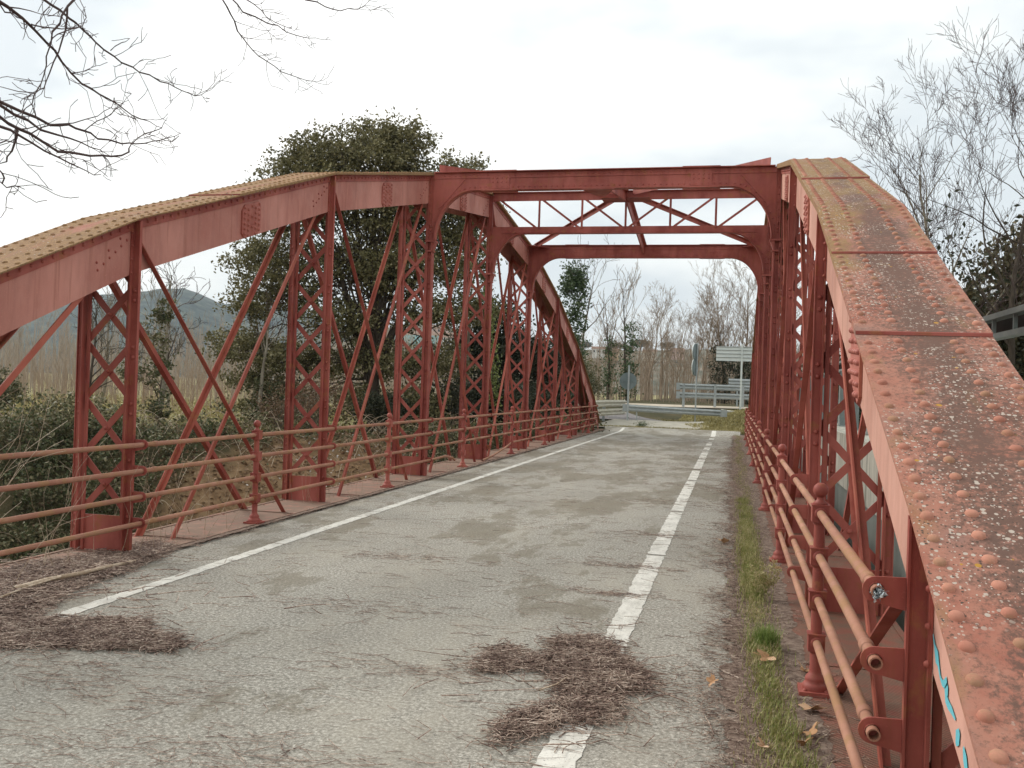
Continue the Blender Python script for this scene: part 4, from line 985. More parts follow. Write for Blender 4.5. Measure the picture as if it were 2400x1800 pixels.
n = 9000; rng = np.random.default_rng(431); x = rng.uniform(-19, -6.2, n); y = rng.uniform(16, 34, n); k = (tanmask(x, y) < 6) & (vv(x, y) < 0); x, y = x[k], y[k]
P = np.stack([x, y, ground_h(x, y)+.01], 1); V, F = leaf_quads(P, .15, rng, .55, .9); CLOD = leaf_mat('earth_clods', [(.4, (.10, .06, .035)), (.75, (.24, .145, .08)), (1.0, (.38, .26, .16))], 1.5, 0, 6)
tag(mesh_obj('earth_clods', V, F, CLOD), 'crumbling tan earth clods on the cut bank beside the bridge', 'earth', kind='stuff')
# arching bare bramble canes
rng = np.random.default_rng(12); items = []
for i in range(1500):
    x = rng.uniform(-36, -6); y = rng.uniform(6, 36)
    if not (-12 < vv(x, y) < .5): continue
    z = gz(x, y); a = rng.uniform(0, 6.28); l = rng.uniform(.6, 2.0); t = np.linspace(0, 1, 8); w1 = rng.normal()*.25
    pts = np.stack([x+np.cos(a+w1*t)*l*t, y+np.sin(a+w1*t)*l*t, z+.1+np.sin(t*2.5)*l*.42], 1); items.append((1, pts, np.linspace(.013, .005, 8)))
V, F = segs_to_mesh(items, 3); tag(mesh_obj('bramble_canes', V, F, STRAW), 'pale arching bramble canes over the far bank', 'plants', kind='stuff')
# grass on the mound and verges (stuff)
def blades(name, xs_, ys_, zs_, h, w_, mat, seed, label, lean=.5, nseg=2):
    rng = np.random.default_rng(seed); n = len(xs_); a = rng.uniform(0, 6.28, n); ln = rng.uniform(.1, lean, n); hh_ = h*rng.uniform(.4, 1.25, n) if np.isscalar(h) else h*rng.uniform(.5, 1.2, n)
    d = np.stack([np.cos(a), np.sin(a)], 1); s = np.stack([-d[:, 1], d[:, 0]], 1); base = np.stack([xs_, ys_, zs_], 1)
    V = np.zeros((n, 6, 3))
    for i, (t, ww) in enumerate(((0, 1), (.55, .75), (1, .12))):
        off = (ln*hh_)[:, None]*d*t**1.8; z = hh_*t*(1-.25*ln*t)
        for j, sg in enumerate((-1, 1)):
            V[:, i*2+j, :2] = base[:, :2]+off+s*sg*w_*ww*.5; V[:, i*2+j, 2] = base[:, 2]+z
    F = (np.array([[0, 1, 3, 2], [2, 3, 5, 4]])[None]+(np.arange(n)*6)[:, None, None]).reshape(-1, 4)
    return tag(mesh_obj(name, V.reshape(-1, 3), F, mat), label, 'grass', kind='stuff')
rng = np.random.default_rng(41); n = 26000; x = rng.uniform(-3.6, 3.2, n); y = rng.uniform(38.6, 53, n); k = (x > -1.15-.12*(y-39)+vnoise(x, y, 1.2, 4)*1.6-1.6*(y > 45)) & ~((y > 45.5) & (x < -2.5)); x, y = x[k], y[k]
blades('mound_grass', x, y, ground_h(x, y), .13, .035, GRASSY, 42, 'short mossy grass on the mound right of the far road end', .9)
n = 9000; x = rng.uniform(-9, -5.6, n); y = rng.uniform(37.4, 54, n); k = x < -5.95-.1*(y-38); x, y = x[k], y[k]
blades('verge_grass', x, y, ground_h(x, y), .20, .03, GRASSY, 43, 'brownish grass on the verge below the old guardrail', .8)
n = 1500; x = rng.uniform(-5.6, .5, n); y = 38.72+rng.normal(size=n)*.08; blades('joint_grass', x, y, np.full(n, .10), .08, .02, GRASSY, 44, 'grass growing in the joint across the road end', .8)
# green strip between asphalt and kerb: dense near, thin mossy far
rng = np.random.default_rng(51); X_ = []; Y_ = []; H_ = []
tufts = [(4.25, .30, .075), (4.6, .27, .075), (4.95, .26, .06), (5.3, .23, .07), (5.75, .22, .05), (6.05, .22, .10), (6.15, .22, .10), (7.0, .20, .05), (7.55, .21, .10), (7.9, .21, .14), (8.2, .20, .11), (8.6, .2, .1), (9.1, .2, .12), (9.6, .2, .13), (10.0, .2, .10), (10.6, .19, .11), (11.2, .2, .12), (11.8, .2, .10), (12.6, .2, .09), (13.4, .2, .09), (14.3, .2, .08), (3.9, .34, .07), (3.6, .36, .07)]
for ty, tx, hh_ in tufts:
    n = 360; X_.append(tx+rng.normal(size=n)*.05); Y_.append(ty+rng.normal(size=n)*.17); H_.append(np.full(n, hh_*.85))
n = 3600; yb = 3.4+rng.uniform(0, 1, n)**1.4*34; X_.append(.21+rng.normal(size=n)*.06+.05*np.sin(yb*1.3)); Y_.append(yb); H_.append(np.full(n, .05))
X_, Y_, H_ = map(np.concatenate, (X_, Y_, H_)); blades('grass_strip', X_, Y_, np.full(len(X_), .014), H_, .0045, GRASS, 52, 'green grass strip growing between the asphalt and the right kerb', .9)
n = 700; x = .245+rng.normal(size=n)*.035; y = 6.1+rng.normal(size=n)*.045; FRESH = leaf_mat('fresh_grass', [(.4, (.10, .15, .035)), (.8, (.19, .27, .065)), (1.0, (.34, .38, .14))], 3, .2, 50)
o = blades('grass_tuft', x, y, np.full(n, .015), .14, .005, FRESH, 53, 'bright green grass tuft on the right edge near the front, above a dead leaf', .6); o['kind'] = ''; del o['kind']
# a taller weed on the right edge
rng = np.random.default_rng(54); out = []
for i in range(9): grow(rng, (rng.normal()*.02, rng.normal()*.02, 0), (rng.normal()*.5, rng.normal()*.5, 1), rng.uniform(.14, .30), .0025, 1, out, .05, .3, (2, 4), .5, .7, 5, .0012)
wd = empty('weed', (.22, 7.55, .014), 'tallest leafy green weed in the right grass strip, beyond the bright tuft', 'plant'); V, F = segs_to_mesh(out, 4); mesh_obj('stems', V, F, GRASS, wd)
tp = np.concatenate([o_[1] for o_ in out]); idx = rng.integers(0, len(tp), 900); V, F = leaf_quads(tp[idx]+rng.normal(size=(900, 3))*.014, .026, rng, 0, .35); mesh_obj('leaves', V, F, GRASS, wd)
# ------------------------------------------------------------------ twig litter
def twigs(name, cx, cy, n, sx, sy, hgt, seed, label, ang=None, lmin=.04, lmax=.16, r=.0013, z0=.006, poly=None, kind='stuff'):
    rng = np.random.default_rng(seed); P0 = []; P1 = []; R = []
    if poly is not None: pts = poly(rng, n)
    else: pts = np.stack([cx+rng.normal(size=n)*sx, cy+rng.normal(size=n)*sy], 1)
    n = len(pts); a = rng.uniform(0, math.pi, n) if ang is None else ang+rng.normal(size=n)*.55; l = rng.uniform(lmin, lmax, n); dz = rng.uniform(0, 1, n)
    d0 = (pts-np.array([[cx, cy]]))/np.array([[max(sx, .01), max(sy, .01)]]); hz = hgt*np.exp(-.5*(d0**2).sum(1)) if poly is None else hgt*rng.uniform(.3, 1, n)
    z = z0+dz*hz; d = np.stack([np.cos(a), np.sin(a), rng.normal(size=n)*.10*(hz/(hgt+1e-6))], 1); cv = rng.normal(size=n)*.35
    d2 = np.stack([np.cos(a+cv), np.sin(a+cv), -d[:, 2]], 1); c = np.concatenate([pts, z[:, None]], 1)
    A = c-d*l[:, None]/2; B_ = c+d2*l[:, None]/2; A[:, 2] = np.maximum(A[:, 2], z0); B_[:, 2] = np.maximum(B_[:, 2], z0); rr = r*rng.uniform(.6, 1.8, n)
    V, F = prisms(np.concatenate([A, c]), np.concatenate([c, B_]), np.concatenate([rr, rr]), np.concatenate([rr, rr*.6]), 3)
    return tag(mesh_obj(name, V, F, TWIG), label, 'twig litter', kind=kind)
def inpoly(poly_):
    pg = np.array(poly_)
    def f(rng, n):
        lo, hi = pg.min(0), pg.max(0); out = []
        while sum(len(o) for o in out) < n:
            q = rng.uniform(lo-.02, hi+.02, (n, 2)); q2 = q+rng.normal(size=q.shape)*.035; ins = np.zeros(n, bool); j = len(pg)-1
            for i in range(len(pg)):
                a, b = pg[i], pg[j]; c = ((a[1] > q[:, 1]) != (b[1] > q[:, 1])) & (q[:, 0] < (b[0]-a[0])*(q[:, 1]-a[1])/(b[1]-a[1]+1e-12)+a[0]); ins ^= c; j = i
            out.append(q2[ins])
        p = np.concatenate(out)[:n]; k = n//9; c = pg.mean(0); p[:k] = c+(p[:k]-c)*rng.uniform(1.0, 1.5, (k, 1))+rng.normal(size=(k, 2))*.05; return p
    return f
HEAP = [(-1.07, 5.85), (-0.9, 5.97), (-0.72, 5.98), (-0.6, 5.62), (-0.49, 5.44), (-0.39, 5.19), (-0.43, 5.03), (-0.58, 4.94), (-0.51, 4.82), (-0.51, 4.54), (-0.72, 4.44), (-0.84, 4.25), (-0.99, 4.11), (-1.03, 4.16), (-1.03, 4.33), (-0.93, 4.55), (-0.77, 4.74), (-0.89, 5.05), (-0.91, 5.25), (-1.12, 5.22), (-1.26, 5.07), (-1.36, 5.12), (-1.36, 5.35), (-1.35, 5.62), (-1.19, 5.56), (-1.13, 5.44), (-0.95, 5.5)]
BANK1 = [(-5.6, 6.57), (-5.45, 6.8), (-5.4, 7.46), (-5.3, 7.98), (-5.03, 7.8), (-4.83, 7.3), (-4.69, 6.57), (-4.68, 6.15), (-4.45, 5.48), (-4.32, 5.2), (-4.36, 4.96), (-5.4, 4.9)]
BANK2 = [(-4.6, 5.05), (-4.24, 5.20), (-3.83, 5.36), (-3.61, 5.36), (-3.48, 5.17), (-3.15, 5.04), (-3.11, 4.88), (-3.48, 4.80), (-3.84, 4.71), (-4.04, 4.62), (-4.8, 4.5)]
def blob(parts):
    def f(rng, n):
        out = []
        tot = sum(p[4] for p in parts)
        for (x, y, sx, sy, w_, rot) in parts:
            m = int(n*w_/tot); u = rng.uniform(0, 1, m)**.6; a = rng.uniform(0, 6.283, m); px = u*np.cos(a)*sx*(1+.2*np.sin(3*a)); py = u*np.sin(a)*sy*(1+.2*np.cos(5*a))
            out.append(np.stack([x+px*math.cos(rot)-py*math.sin(rot), y+px*math.sin(rot)+py*math.cos(rot)], 1)); k_ = m//7; out.append(np.stack([x+rng.normal(size=k_)*sx*1.0, y+rng.normal(size=k_)*sy*1.05], 1))
        return np.concatenate(out)
    return f
twigs('twig_pile', -.85, 5.1, 6200, .3, .3, .05, 601, 'heap of brown twigs lying across the dashed line in the foreground', None, .04, .17, .0019,
      poly=inpoly(HEAP))
twigs('twig_pile', -5, 6.5, 9500, .3, .3, .045, 602, 'bank of brown twigs drifted against the left deck edge in the foreground', None, .05, .18, .0021, poly=inpoly(BANK1), z0=.012)
twigs('twig_pile', -4, 5, 6000, .3, .3, .045, 607, 'long tongue of brown twigs covering the near end of the white edge line', None, .05, .18, .0021, poly=inpoly(BANK2))
twigs('edge_litter', 0, 0, 22000, .3, .3, .022, 603, 'brown twig litter banked along the right kerb', None, .03, .12, .0013,
      poly=lambda rng, n: (lambda y: np.stack([.15+rng.normal(size=len(y))*.15*(1+.45*np.sin(y*2.1)*np.sin(y*.9))+.05*np.sin(y*4.7), y], 1))(3.2+rng.uniform(0, 1, n)**1.7*26))
twigs('edge_litter', 0, 0, 5000, .3, .3, .02, 604, 'dry litter along the left deck edge', math.pi/2, .04, .15, .0016, z0=.01,
      poly=lambda rng, n: (lambda y: np.stack([-4.96+rng.normal(size=len(y))*.05, y], 1))(5+rng.uniform(0, 1, n)**1.4*30))
def thinpoly(rng, n):
    y = 2.9+rng.uniform(0, 1, n)**1.3*30; return np.stack([rng.uniform(-4.9, -.1, n), y], 1)
twigs('loose_sticks', -.85, 5.1, 60, .35, .5, .055, 608, 'longer pale sticks lying over the foreground twig heap', None, .15, .34, .0026, z0=.02)
twigs('loose_sticks', -4.3, 5.6, 130, .55, .8, .05, 609, 'longer pale sticks lying over the twig bank on the left', None, .15, .4, .003, z0=.03)
twigs('scattered_twigs', 0, 0, 2400, .3, .3, .004, 605, 'single thin twigs scattered over the asphalt', -.1, .06, .26, .0011, poly=thinpoly, z0=.0045)
def bandpoly(rng, n):
    cs = [(-2.9, 4.2, .5, .12), (-1.9, 3.7, .4, .1), (-2.4, 3.5, .5, .1), (-3.3, 4.4, .4, .12), (-2.5, 6.3, .5, .12), (-1.7, 5.0, .3, .08), (-.9, 7.4, .25, .05), (-.85, 8.6, .3, .07), (-.75, 10.6, .35, .12), (-.7, 13.8, .5, .2), (-.45, 16.5, .5, .25), (-.6, 20, .5, .4), (-.5, 23.5, .6, .5), (-.4, 27, .6, .6), (-.5, 31, .6, .8), (-2.8, 8.2, .4, .1)]
    out = []
    for c in cs: m = n//len(cs); out.append(np.stack([c[0]+rng.normal(size=m)*c[2]*.9, c[1]+rng.normal(size=m)*c[3]*1.1+.3*np.sin(np.arange(m)*.37)*c[3]], 1))
    return np.concatenate(out)
twigs('twig_wisps', 0, 0, 1700, .3, .3, .006, 606, 'thin wisps of twigs combed across the asphalt', 0.0, .05, .2, .0012, poly=bandpoly, z0=.005)
# moss and dirt stains as flat thin sheets are in the asphalt material; single sticks and leaves are things
def stick(name, pts, r0, r1, mat, label, cat='stick'):
    p = np.array(pts, float); o_ = p[0].copy(); V, F = segs_to_mesh([(1, p-o_, np.linspace(r0, r1, len(p)))], 7); o = mesh_obj(name, V, F, mat, smooth=True); o.location = o_; return tag(o, label, cat)
stick('fallen_branch', [(-4.93, 5.72, .05), (-4.88, 6.0, .065), (-4.83, 6.3, .06), (-4.84, 6.62, .05), (-4.82, 6.95, .04)], .019, .014, STRAW, 'thick pale broken branch lying on the twig bank at the left edge')
stick('fallen_branch', [(-4.78, 5.1, .03), (-4.83, 5.5, .05), (-4.86, 5.8, .06), (-4.85, 6.1, .07)], .009, .006, STRAW, 'thin pale branch crossing the thick broken one at the left edge')
stick('twig', [(-.92, 4.75, .05), (-.85, 4.86, .055), (-.82, 5.02, .05)], .005, .003, STRAW, 'stout pale twig on top of the foreground twig heap')
def leaf(x, y, z, s, rz, tilt, label, seed):
    rng = random.Random(seed); n = 22; V = []
    for i in range(n):
        a = 2*math.pi*i/n; lobe = abs(math.cos(2.5*a-.3)); r = s*(.42+.55*lobe**1.5+rng.uniform(-.04, .04)); 
        if i == 0: r *= .6
        V.append((r*math.cos(a), r*math.sin(a)*.85, .22*s*math.cos(2*a+seed)+.14*s*(r/s)))
    V.append((0, 0, 0)); F = [(n, i, (i+1) % n) for i in range(n)]
    m = MB(); m.add(V, F, False); m.tube([(-.05*s, 0, 0), (-.6*s, .05*s, .06*s), (-1.15*s, .2*s, .12*s)], .0012, 4)
    o = m.obj('dead_leaf', DEADLEAF); o.location = (x, y, z+.012); o.rotation_euler = (tilt, tilt*.6, rz)
    sd_ = o.modifiers.new('thick', 'SOLIDIFY'); sd_.thickness = .0008
    return tag(o, label, 'leaf', 'fallen plane leaves by the right kerb')
for a in [(.245, 5.78, .04, .055, .3, .25, 'curled tan leaf lying against the bright green tuft'), (.45, 5.66, .02, .055, 1.7, .5, 'pale folded leaf on the steel plate right of the bright tuft'), (.43, 4.98, .02, .055, 2.8, .2, 'two lobed ochre leaf between grass and the front railing post'),
          (.40, 4.6, .03, .045, 4.1, .5, 'torn brown leaf below the ochre leaf near the lower frame edge'), (.43, 9.0, .02, .055, .9, .6, 'pale curled leaf on the kerb plate beside the tall weed'), (-.06, 10.3, .02, .06, 2.2, .5, 'peach coloured leaf on the far litter edge beside the asphalt'),
          (-.06, 5.26, .02, .035, 5, .6, 'small brown rolled leaf on the asphalt side of the litter'), (.18, 4.35, .03, .035, 1.2, .4, 'small pinkish leaf among the lowest twigs'), (.36, 4.45, .03, .03, 3.2, .7, 'tiny cream leaf by the lowest grass')]:
    leaf(a[0], a[1], a[2], a[3]*1.35, a[4], a[5], a[6], int(a[0]*100+a[1]*10) % 17)
# dry weeds at the near left deck edge
rng = np.random.default_rng(71); out = []
for i in range(34):
    x = rng.uniform(-5.5, -4.95); y = rng.uniform(5.4, 9.2); grow(rng, (x, y, .02), (rng.normal()*.25+.1, rng.normal()*.25, 1), rng.uniform(.25, .85), .0028, 1, out, .02, .18, (1, 3), .45, .5, 6, .0013)
for i in range(10): grow(rng, (-5.6+rng.normal()*.12, 5.6+rng.normal()*.2, -.1), (.35+rng.normal()*.1, .25+rng.normal()*.1, 1), rng.uniform(.9, 1.4), .004, 1, out, -.02, .08, (1, 2), .4, .5, 7, .002)
V, F = segs_to_mesh(out, 3); tag(mesh_obj('dry_weeds', V, F, STRAW), 'dry straw coloured weed stalks growing at the foot of the nearest left post', 'plants', kind='stuff')
out = []
for i in range(40):
    x = rng.uniform(-5.4, -4.95); y = rng.choice([11.2, 11.6, 12.8, 14.2, 17])+rng.normal()*.35; grow(rng, (x, y, .02), (rng.normal()*.15, rng.normal()*.15, 1), rng.uniform(.2, .5), .0022, 0, out, .02, .15, (1, 2), .45, .5, 5, .0015)
V, F = segs_to_mesh(out, 3); tag(mesh_obj('dry_weeds', V, F, STRAW), 'short dry stalks along the left deck edge', 'plants', kind='stuff')
n = 1500; rng = np.random.default_rng(72); x = -5.7-rng.uniform(0, .9, n); y = rng.uniform(4.5, 7.2, n); blades('bank_grass', x, y, np.minimum(ground_h(x, y), 0), .22, .01, FRESH, 73, 'bright green grass beyond the deck edge at the left frame edge', .6)
# ------------------------------------------------------------------ overhanging tree (trunk left of the frame)
[(3.22, 0.86), (3.21, 0.85), (3.18, 0.82), (3.15, 0.8), (3.13, 0.79), (3.1, 0.76), (3.07, 0.75), (3.04, 0.76), (3.01, 0.77)]
[(3.0, 0.76), (3.02, 0.74), (3.01, 0.72), (2.98, 0.71), (2.94, 0.71), (2.89, 0.7)]
[(2.84, 0.68), (2.86, 0.66), (2.87, 0.64)]
[(2.78, 0.65), (2.77, 0.63), (2.75, 0.62)]
BR = {
 'a': [-4.31,4.67,3.79,-4.35,4.96,3.78,-4.38,5.21,3.72,-4.4,5.37,3.66,-4.41,5.59,3.58,-4.42,5.79,3.57,-4.42,6.0,3.56,-4.42,6.16,3.53,-4.41,6.36,3.54,-4.4,6.5,3.53],
 'b': [-4.55,5.35,4.08,-4.57,5.55,4.08,-4.58,5.72,4.06,-4.58,5.88,4.02,-4.58,6.03,3.98,-4.57,6.22,3.95,-4.55,6.41,3.94,-4.52,6.64,3.94,-4.5,6.81,3.95,-4.47,6.99,3.95,-4.45,7.12,3.98,-4.44,7.23,4.05],
 'c': [-4.19,5.22,4.0,-4.22,5.14,3.86,-4.26,5.11,3.75,-4.29,5.1,3.59,-4.32,5.12,3.48,-4.35,5.1,3.38,-4.39,5.11,3.3,-4.42,5.05,3.22],
 'd': [-4.4,5.41,4.04,-4.44,5.45,3.9,-4.48,5.44,3.75,-4.52,5.41,3.6,-4.56,5.41,3.5,-4.6,5.38,3.46,-4.64,5.12,3.42],
 'e': [-4.68,5.12,3.34,-4.71,5.38,3.34,-4.72,5.67,3.33,-4.73,5.87,3.39,-4.73,6.05,3.39,-4.73,6.19,3.37,-4.71,6.45,3.4,-4.7,6.61,3.44,-4.68,6.8,3.51,-4.66,6.97,3.58,-4.64,7.14,3.67],
 'f': [-4.56,4.99,3.28,-4.62,5.22,3.27,-4.66,5.51,3.25,-4.69,5.84,3.28,-4.71,6.09,3.28,-4.73,6.33,3.28],
 'g': [-4.44,4.86,3.17,-4.48,5.11,3.14,-4.5,5.35,3.12,-4.51,5.62,3.12,-4.52,5.84,3.15,-4.51,6.06,3.2,-4.5,6.25,3.28,-4.52,6.3,3.35,-4.52,6.47,3.48,-4.5,6.65,3.57,-4.51,6.74,3.68],
 'h': [-4.21,4.61,3.02,-4.28,4.9,3.03,-4.33,5.16,3.01,-4.37,5.45,3.0,-4.41,5.67,3.0,-4.44,5.86,3.02],
 'i': [-4.45,5.06,3.13,-4.53,5.11,3.0,-4.62,5.17,2.95,-4.7,5.19,2.94],
 'j': [-4.05,4.44,2.75,-4.12,4.58,2.73,-4.19,4.66,2.69,-4.26,4.82,2.71,-4.33,5.0,2.73],
 'k': [-4.4,7.28,4.88,-4.38,7.42,4.78,-4.37,7.53,4.67,-4.35,7.66,4.61,-4.32,7.82,4.55,-4.26,8.02,4.52,-4.19,8.23,4.5,-4.13,8.41,4.51,-4.11,8.53,4.54],
 'l': [-4.32,7.26,4.88,-4.29,7.47,4.81,-4.21,7.76,4.82,-4.19,7.92,4.86,-4.12,8.15,4.85,-4.08,8.34,4.89,-4.03,8.52,4.94],
 'm': [-4.37,7.58,4.99,-4.36,7.78,5.01,-4.34,7.98,4.97,-4.29,8.25,4.98,-4.28,8.42,5.0],
 'n': [-4.16,8.4,5.29,-4.08,8.68,5.33,-4.02,8.92,5.38,-3.95,9.18,5.49,-3.9,9.39,5.67],
 'o': [-4.29,5.72,3.85,-4.39,5.97,4.0,-4.49,6.2,4.12],
 'p': [-4.28,4.7,2.93,-4.43,5.04,3.03,-4.56,5.31,3.1],
 'q': [-4.33,5.16,3.68,-4.38,5.3,3.81,-4.42,5.47,3.91,-4.46,5.64,4.0,-4.51,5.74,4.1,-4.57,5.73,4.24],
 'r': [-4.33,5.01,3.76,-4.41,5.29,3.85,-4.49,5.55,3.95,-4.56,5.76,4.06],
 's': [-4.64,5.93,3.36,-4.68,6.11,3.48,-4.72,6.32,3.59,-4.75,6.49,3.72,-4.79,6.66,3.86],
 't': [-4.45,5.18,3.13,-4.5,5.43,3.26,-4.54,5.68,3.34,-4.56,5.96,3.47,-4.59,6.15,3.59,-4.63,6.23,3.69],
 'u': [-4.31,4.73,3.77,-4.41,4.94,3.81,-4.5,5.13,3.85,-4.59,5.3,3.89],
}
base = np.array([-8.6, 3.6, gz(-8.6, 3.6)-.3]); items = []
tk = np.array([base, base+[.1, .1, 2.5], base+[.3, .3, 5.0], base+[.9, .7, 7.3], [-7.0, 4.8, 5.2], ])[:4]
oh = empty('overhanging_tree', tuple(base), 'bare tree whose thin dark branches hang into the upper left of the sky', 'tree')
trunk = [(1, tk-base, np.array([.2, .17, .13, .08]))]
rng = np.random.default_rng(33); tw = []
hub = {'L': np.array([-6.3, 4.4, 4.6]), 'T': np.array([-4.6, 4.9, 6.2])}
trunk.append((1, np.array([tk[1], (tk[1]+hub['L'])/2+[0, 0, .5], hub['L']])-base, np.array([.10, .07, .05])))
trunk.append((1, np.array([tk[2], (tk[2]+hub['T'])/2+[0, 0, .4], hub['T']])-base, np.array([.10, .07, .045])))
for k, v in BR.items():
    p = np.array(v).reshape(-1, 3); off = k in 'abefghjpu' ; top = k in 'klmn'
    r0 = {'a': .016, 'b': .013, 'c': .010, 'd': .011, 'e': .015, 'f': .016, 'g': .015, 'h': .012, 'i': .011, 'j': .008, 'k': .011, 'l': .010, 'm': .008, 'n': .009}.get(k, .006)
    if off or top:
        hb = hub['T'] if (top or k == 'b') else hub['L']; p0 = p[0]; trunk.append((1, np.array([hb, (hb+p0)/2+[0, 0, .15], p0])-base, np.array([r0*1.8, r0*1.2, r0*.8])))
    # subdivide for crookedness
    q = []
    for i in range(len(p)-1):
        for t in (0, .5): q.append(p[i]*(1-t)+p[i+1]*t+(rng.normal(size=3)*.008 if t else 0))
    q.append(p[-1]); q = np.array(q); rad = np.linspace(r0*.8, .0024, len(q)); tw.append((1, q-base, rad))
    for i in range(1, len(q)):
        for rep in range(2 if k not in 'opru' else 1):
            if rng.uniform() < .42:
                d = q[i]-q[i-1]; d /= np.linalg.norm(d); a = rng.normal(size=3); a -= a.dot(d)*d; a /= np.linalg.norm(a)
                grow(rng, q[i]-base, d*.8+a*.8, rng.uniform(.05, .30), max(.0024, rad[i]*.4), 1, tw, .03, .35, (1, 3), .5, .8, 4, .0022)
V, F = segs_to_mesh(trunk, 7); mesh_obj('trunk', V, F, BARKD, oh); V, F = segs_to_mesh(tw, 4); mesh_obj('crown', V, F, BARKD, oh)
# ------------------------------------------------------------------ right hand trees above the arch
for i, (x, y, h, s, lean, lb) in enumerate([(6.3, 28.2, 12.0, .87, -.05, 'tall bare tree on the right with upright forked limbs, left of two'), (7.5, 28.0, 12.2, .88, .06, 'tall bare tree at the right frame edge with a straight pale trunk'), (5.2, 29.5, 8.6, .86, -.14, 'shorter bare tree leaning left above the right arch'), (8.9, 29.0, 11, .86, 0, 'bare tree with a few reddish leaves cut by the right frame edge')]):
    (t, c) = bare_tree_mesh(500+i, h, .15, 5, .11, .72, .24, 17, .0056, .60, lean, (2, 4), .34, .27)
    r = place_tree('bare_tree', as_mesh('trunk', t, BARK if i % 2 else BARKL), as_mesh('crown', c, BARKD), (x, y, gz(x, y)-.2), i*2.1+.5, s, lb)
lob = [(0, 0, 1.6, 1.5, 1.3, 1.3), (1.4, 0, 3.2, 1.5, 1.3, 1.4), (2.8, 0, 4.6, 1.5, 1.4, 1.2), (.3, 0, 3.4, 1.0, 1, 1.0), (2.8, 0, 2.2, 1.8, 1.3, 1.6), (1.5, .3, 1.2, 1.6, 1.3, 1.3), (4.2, 0, 5.2, 1.4, 1.4, 1.4), (4.6, 0, 3.0, 1.6, 1.4, 1.6)]
for i, (x, y, lb) in enumerate([(5.8, 31.5, 'dark evergreen thicket behind the bare trees on the right'), (8.6, 33.0, 'dark evergreen at the right frame edge behind the guardrail')]):
    (VF, tips) = clump_crown(520+i, lob, 20, .19, .05, 0, .24, 85); tr = limbs_to(tips, lambda g: (g.uniform(0, 4), 0, g.uniform(0, 2)), np.random.default_rng(i), 70, .03)
    place_tree('evergreen_tree', as_mesh('trunk', segs_to_mesh(tr, 4), BARK), as_mesh('crown', VF, leaf_mat('olive_leaves_%s' % 'ab'[i], [(.4, (.035, .036, .016)), (.7, (.085, .075, .034)), (1.0, (.20, .155, .08))])), (x, y, gz(x, y)-.3), .1, (1.0, 1.2, 1.35), lb)
scatter_cover('undergrowth', 60000, (3.2, 16, 26, 46), .17, DARKL, 530, 'dark undergrowth below the trees on the right', 5.5)
# ------------------------------------------------------------------ new bridge beside the old one
nb = empty('concrete_bridge', (3.2, 18, 0), 'newer concrete road bridge running right beside the iron bridge', 'bridge')
def nbo(m, name, mat, label=None):
    o = m.obj(name, mat, nb, (3.2, 18, 0)); o.location = (0, 0, 0)
    if label: o['label'] = label
    return o
m = MB(); m.box(1.90, 2.55, -1.5, 44, .05, .97); nbo(m, 'parapet', CONC)
m = MB(); m.box(2.05, 10.5, -1.5, 44, -.5, .05); nbo(m, 'road_slab', CONC2)
m = MB(); m.box(2.0, 2.06, -1.5, 44, -1.6, .05); m.box(4.6, 5.0, -1.5, 44, -1.6, -.5); m.box(2.06, 2.6, -1.5, 44, -1.6, -1.5); nbo(m, 'girder', CONC2)
gr = empty('guardrail', (2.2, 18, .97), 'dark green grey steel guardrail on the concrete bridge, at the right frame edge', 'guardrail')
def gro(m, name, mat):
    o = m.obj(name, mat, gr, (2.2, 18, .97)); o.location = (0, 0, 0); return o
m = MB(); m.box(2.10, 2.20, -1, 43, 2.30, 2.345); gro(m, 'top_rail', GALVD)
m = MB(); m.box(2.10, 2.19, -1, 43, 2.13, 2.175); gro(m, 'lower_rail', GALVD)
m = MB(); m.box(2.24, 2.27, -1, 43, 2.15, 2.33); gro(m, 'back_panel', BLACKP)
for i in range(9, 22):
    y = -.6+i*.62; m = MB(); m.box(2.12, 2.15, y-.012, y+.012, 2.175, 2.30); gro(m, 'spacer', GALVD)
for i in range(19):
    y = 1.2+i*2.3; m = MB(); m.prism([(y-.17, .99), (y+.17, .99), (y+.06, 2.28), (y-.06, 2.28)], 'x', 2.285, 2.30); m.prism([(y-.012, .99), (y+.012, .99), (y+.012, 2.28), (y-.012, 2.28)], 'x', 2.301, 2.42); m.box(2.27, 2.5, y-.2, y+.2, .972, .99); gro(m, 'post', GALVD)
# ------------------------------------------------------------------ road furniture beyond the bridge
def wbeam(m, pts, zc, hw=.155, th=.006, nrm=None):
    """W profile swept along xy polyline"""
    prof = [(-hw, .0), (-hw*.78, .0), (-hw*.62, .075), (-hw*.36, .075), (-.02, .0), (.02, 0), (hw*.36, .075), (hw*.62, .075), (hw*.78, 0), (hw, 0)]
    V = []; F = []; n = len(prof)
    for i, p in enumerate(pts):
        a = Vector(pts[max(i-1, 0)]); b = Vector(pts[min(i+1, len(pts)-1)]); t = (b-a); t.z = 0; t.normalize(); nr = Vector((t.y, -t.x, 0))
        for z, o_ in prof: V.append(Vector(p)+nr*o_+Vector((0, 0, zc+z)))
    for i in range(len(pts)-1):
        for k in range(n-1): F.append((i*n+k, i*n+k+1, (i+1)*n+k+1, (i+1)*n+k))
    m.add(V, F, False)
def wobj(m, name, mat, parent, org):
    o = m.obj(name, mat, parent, org); o.location = (0, 0, 0); s = o.modifiers.new('thick', 'SOLIDIFY'); s.thickness = .006; s.offset = 0; return o
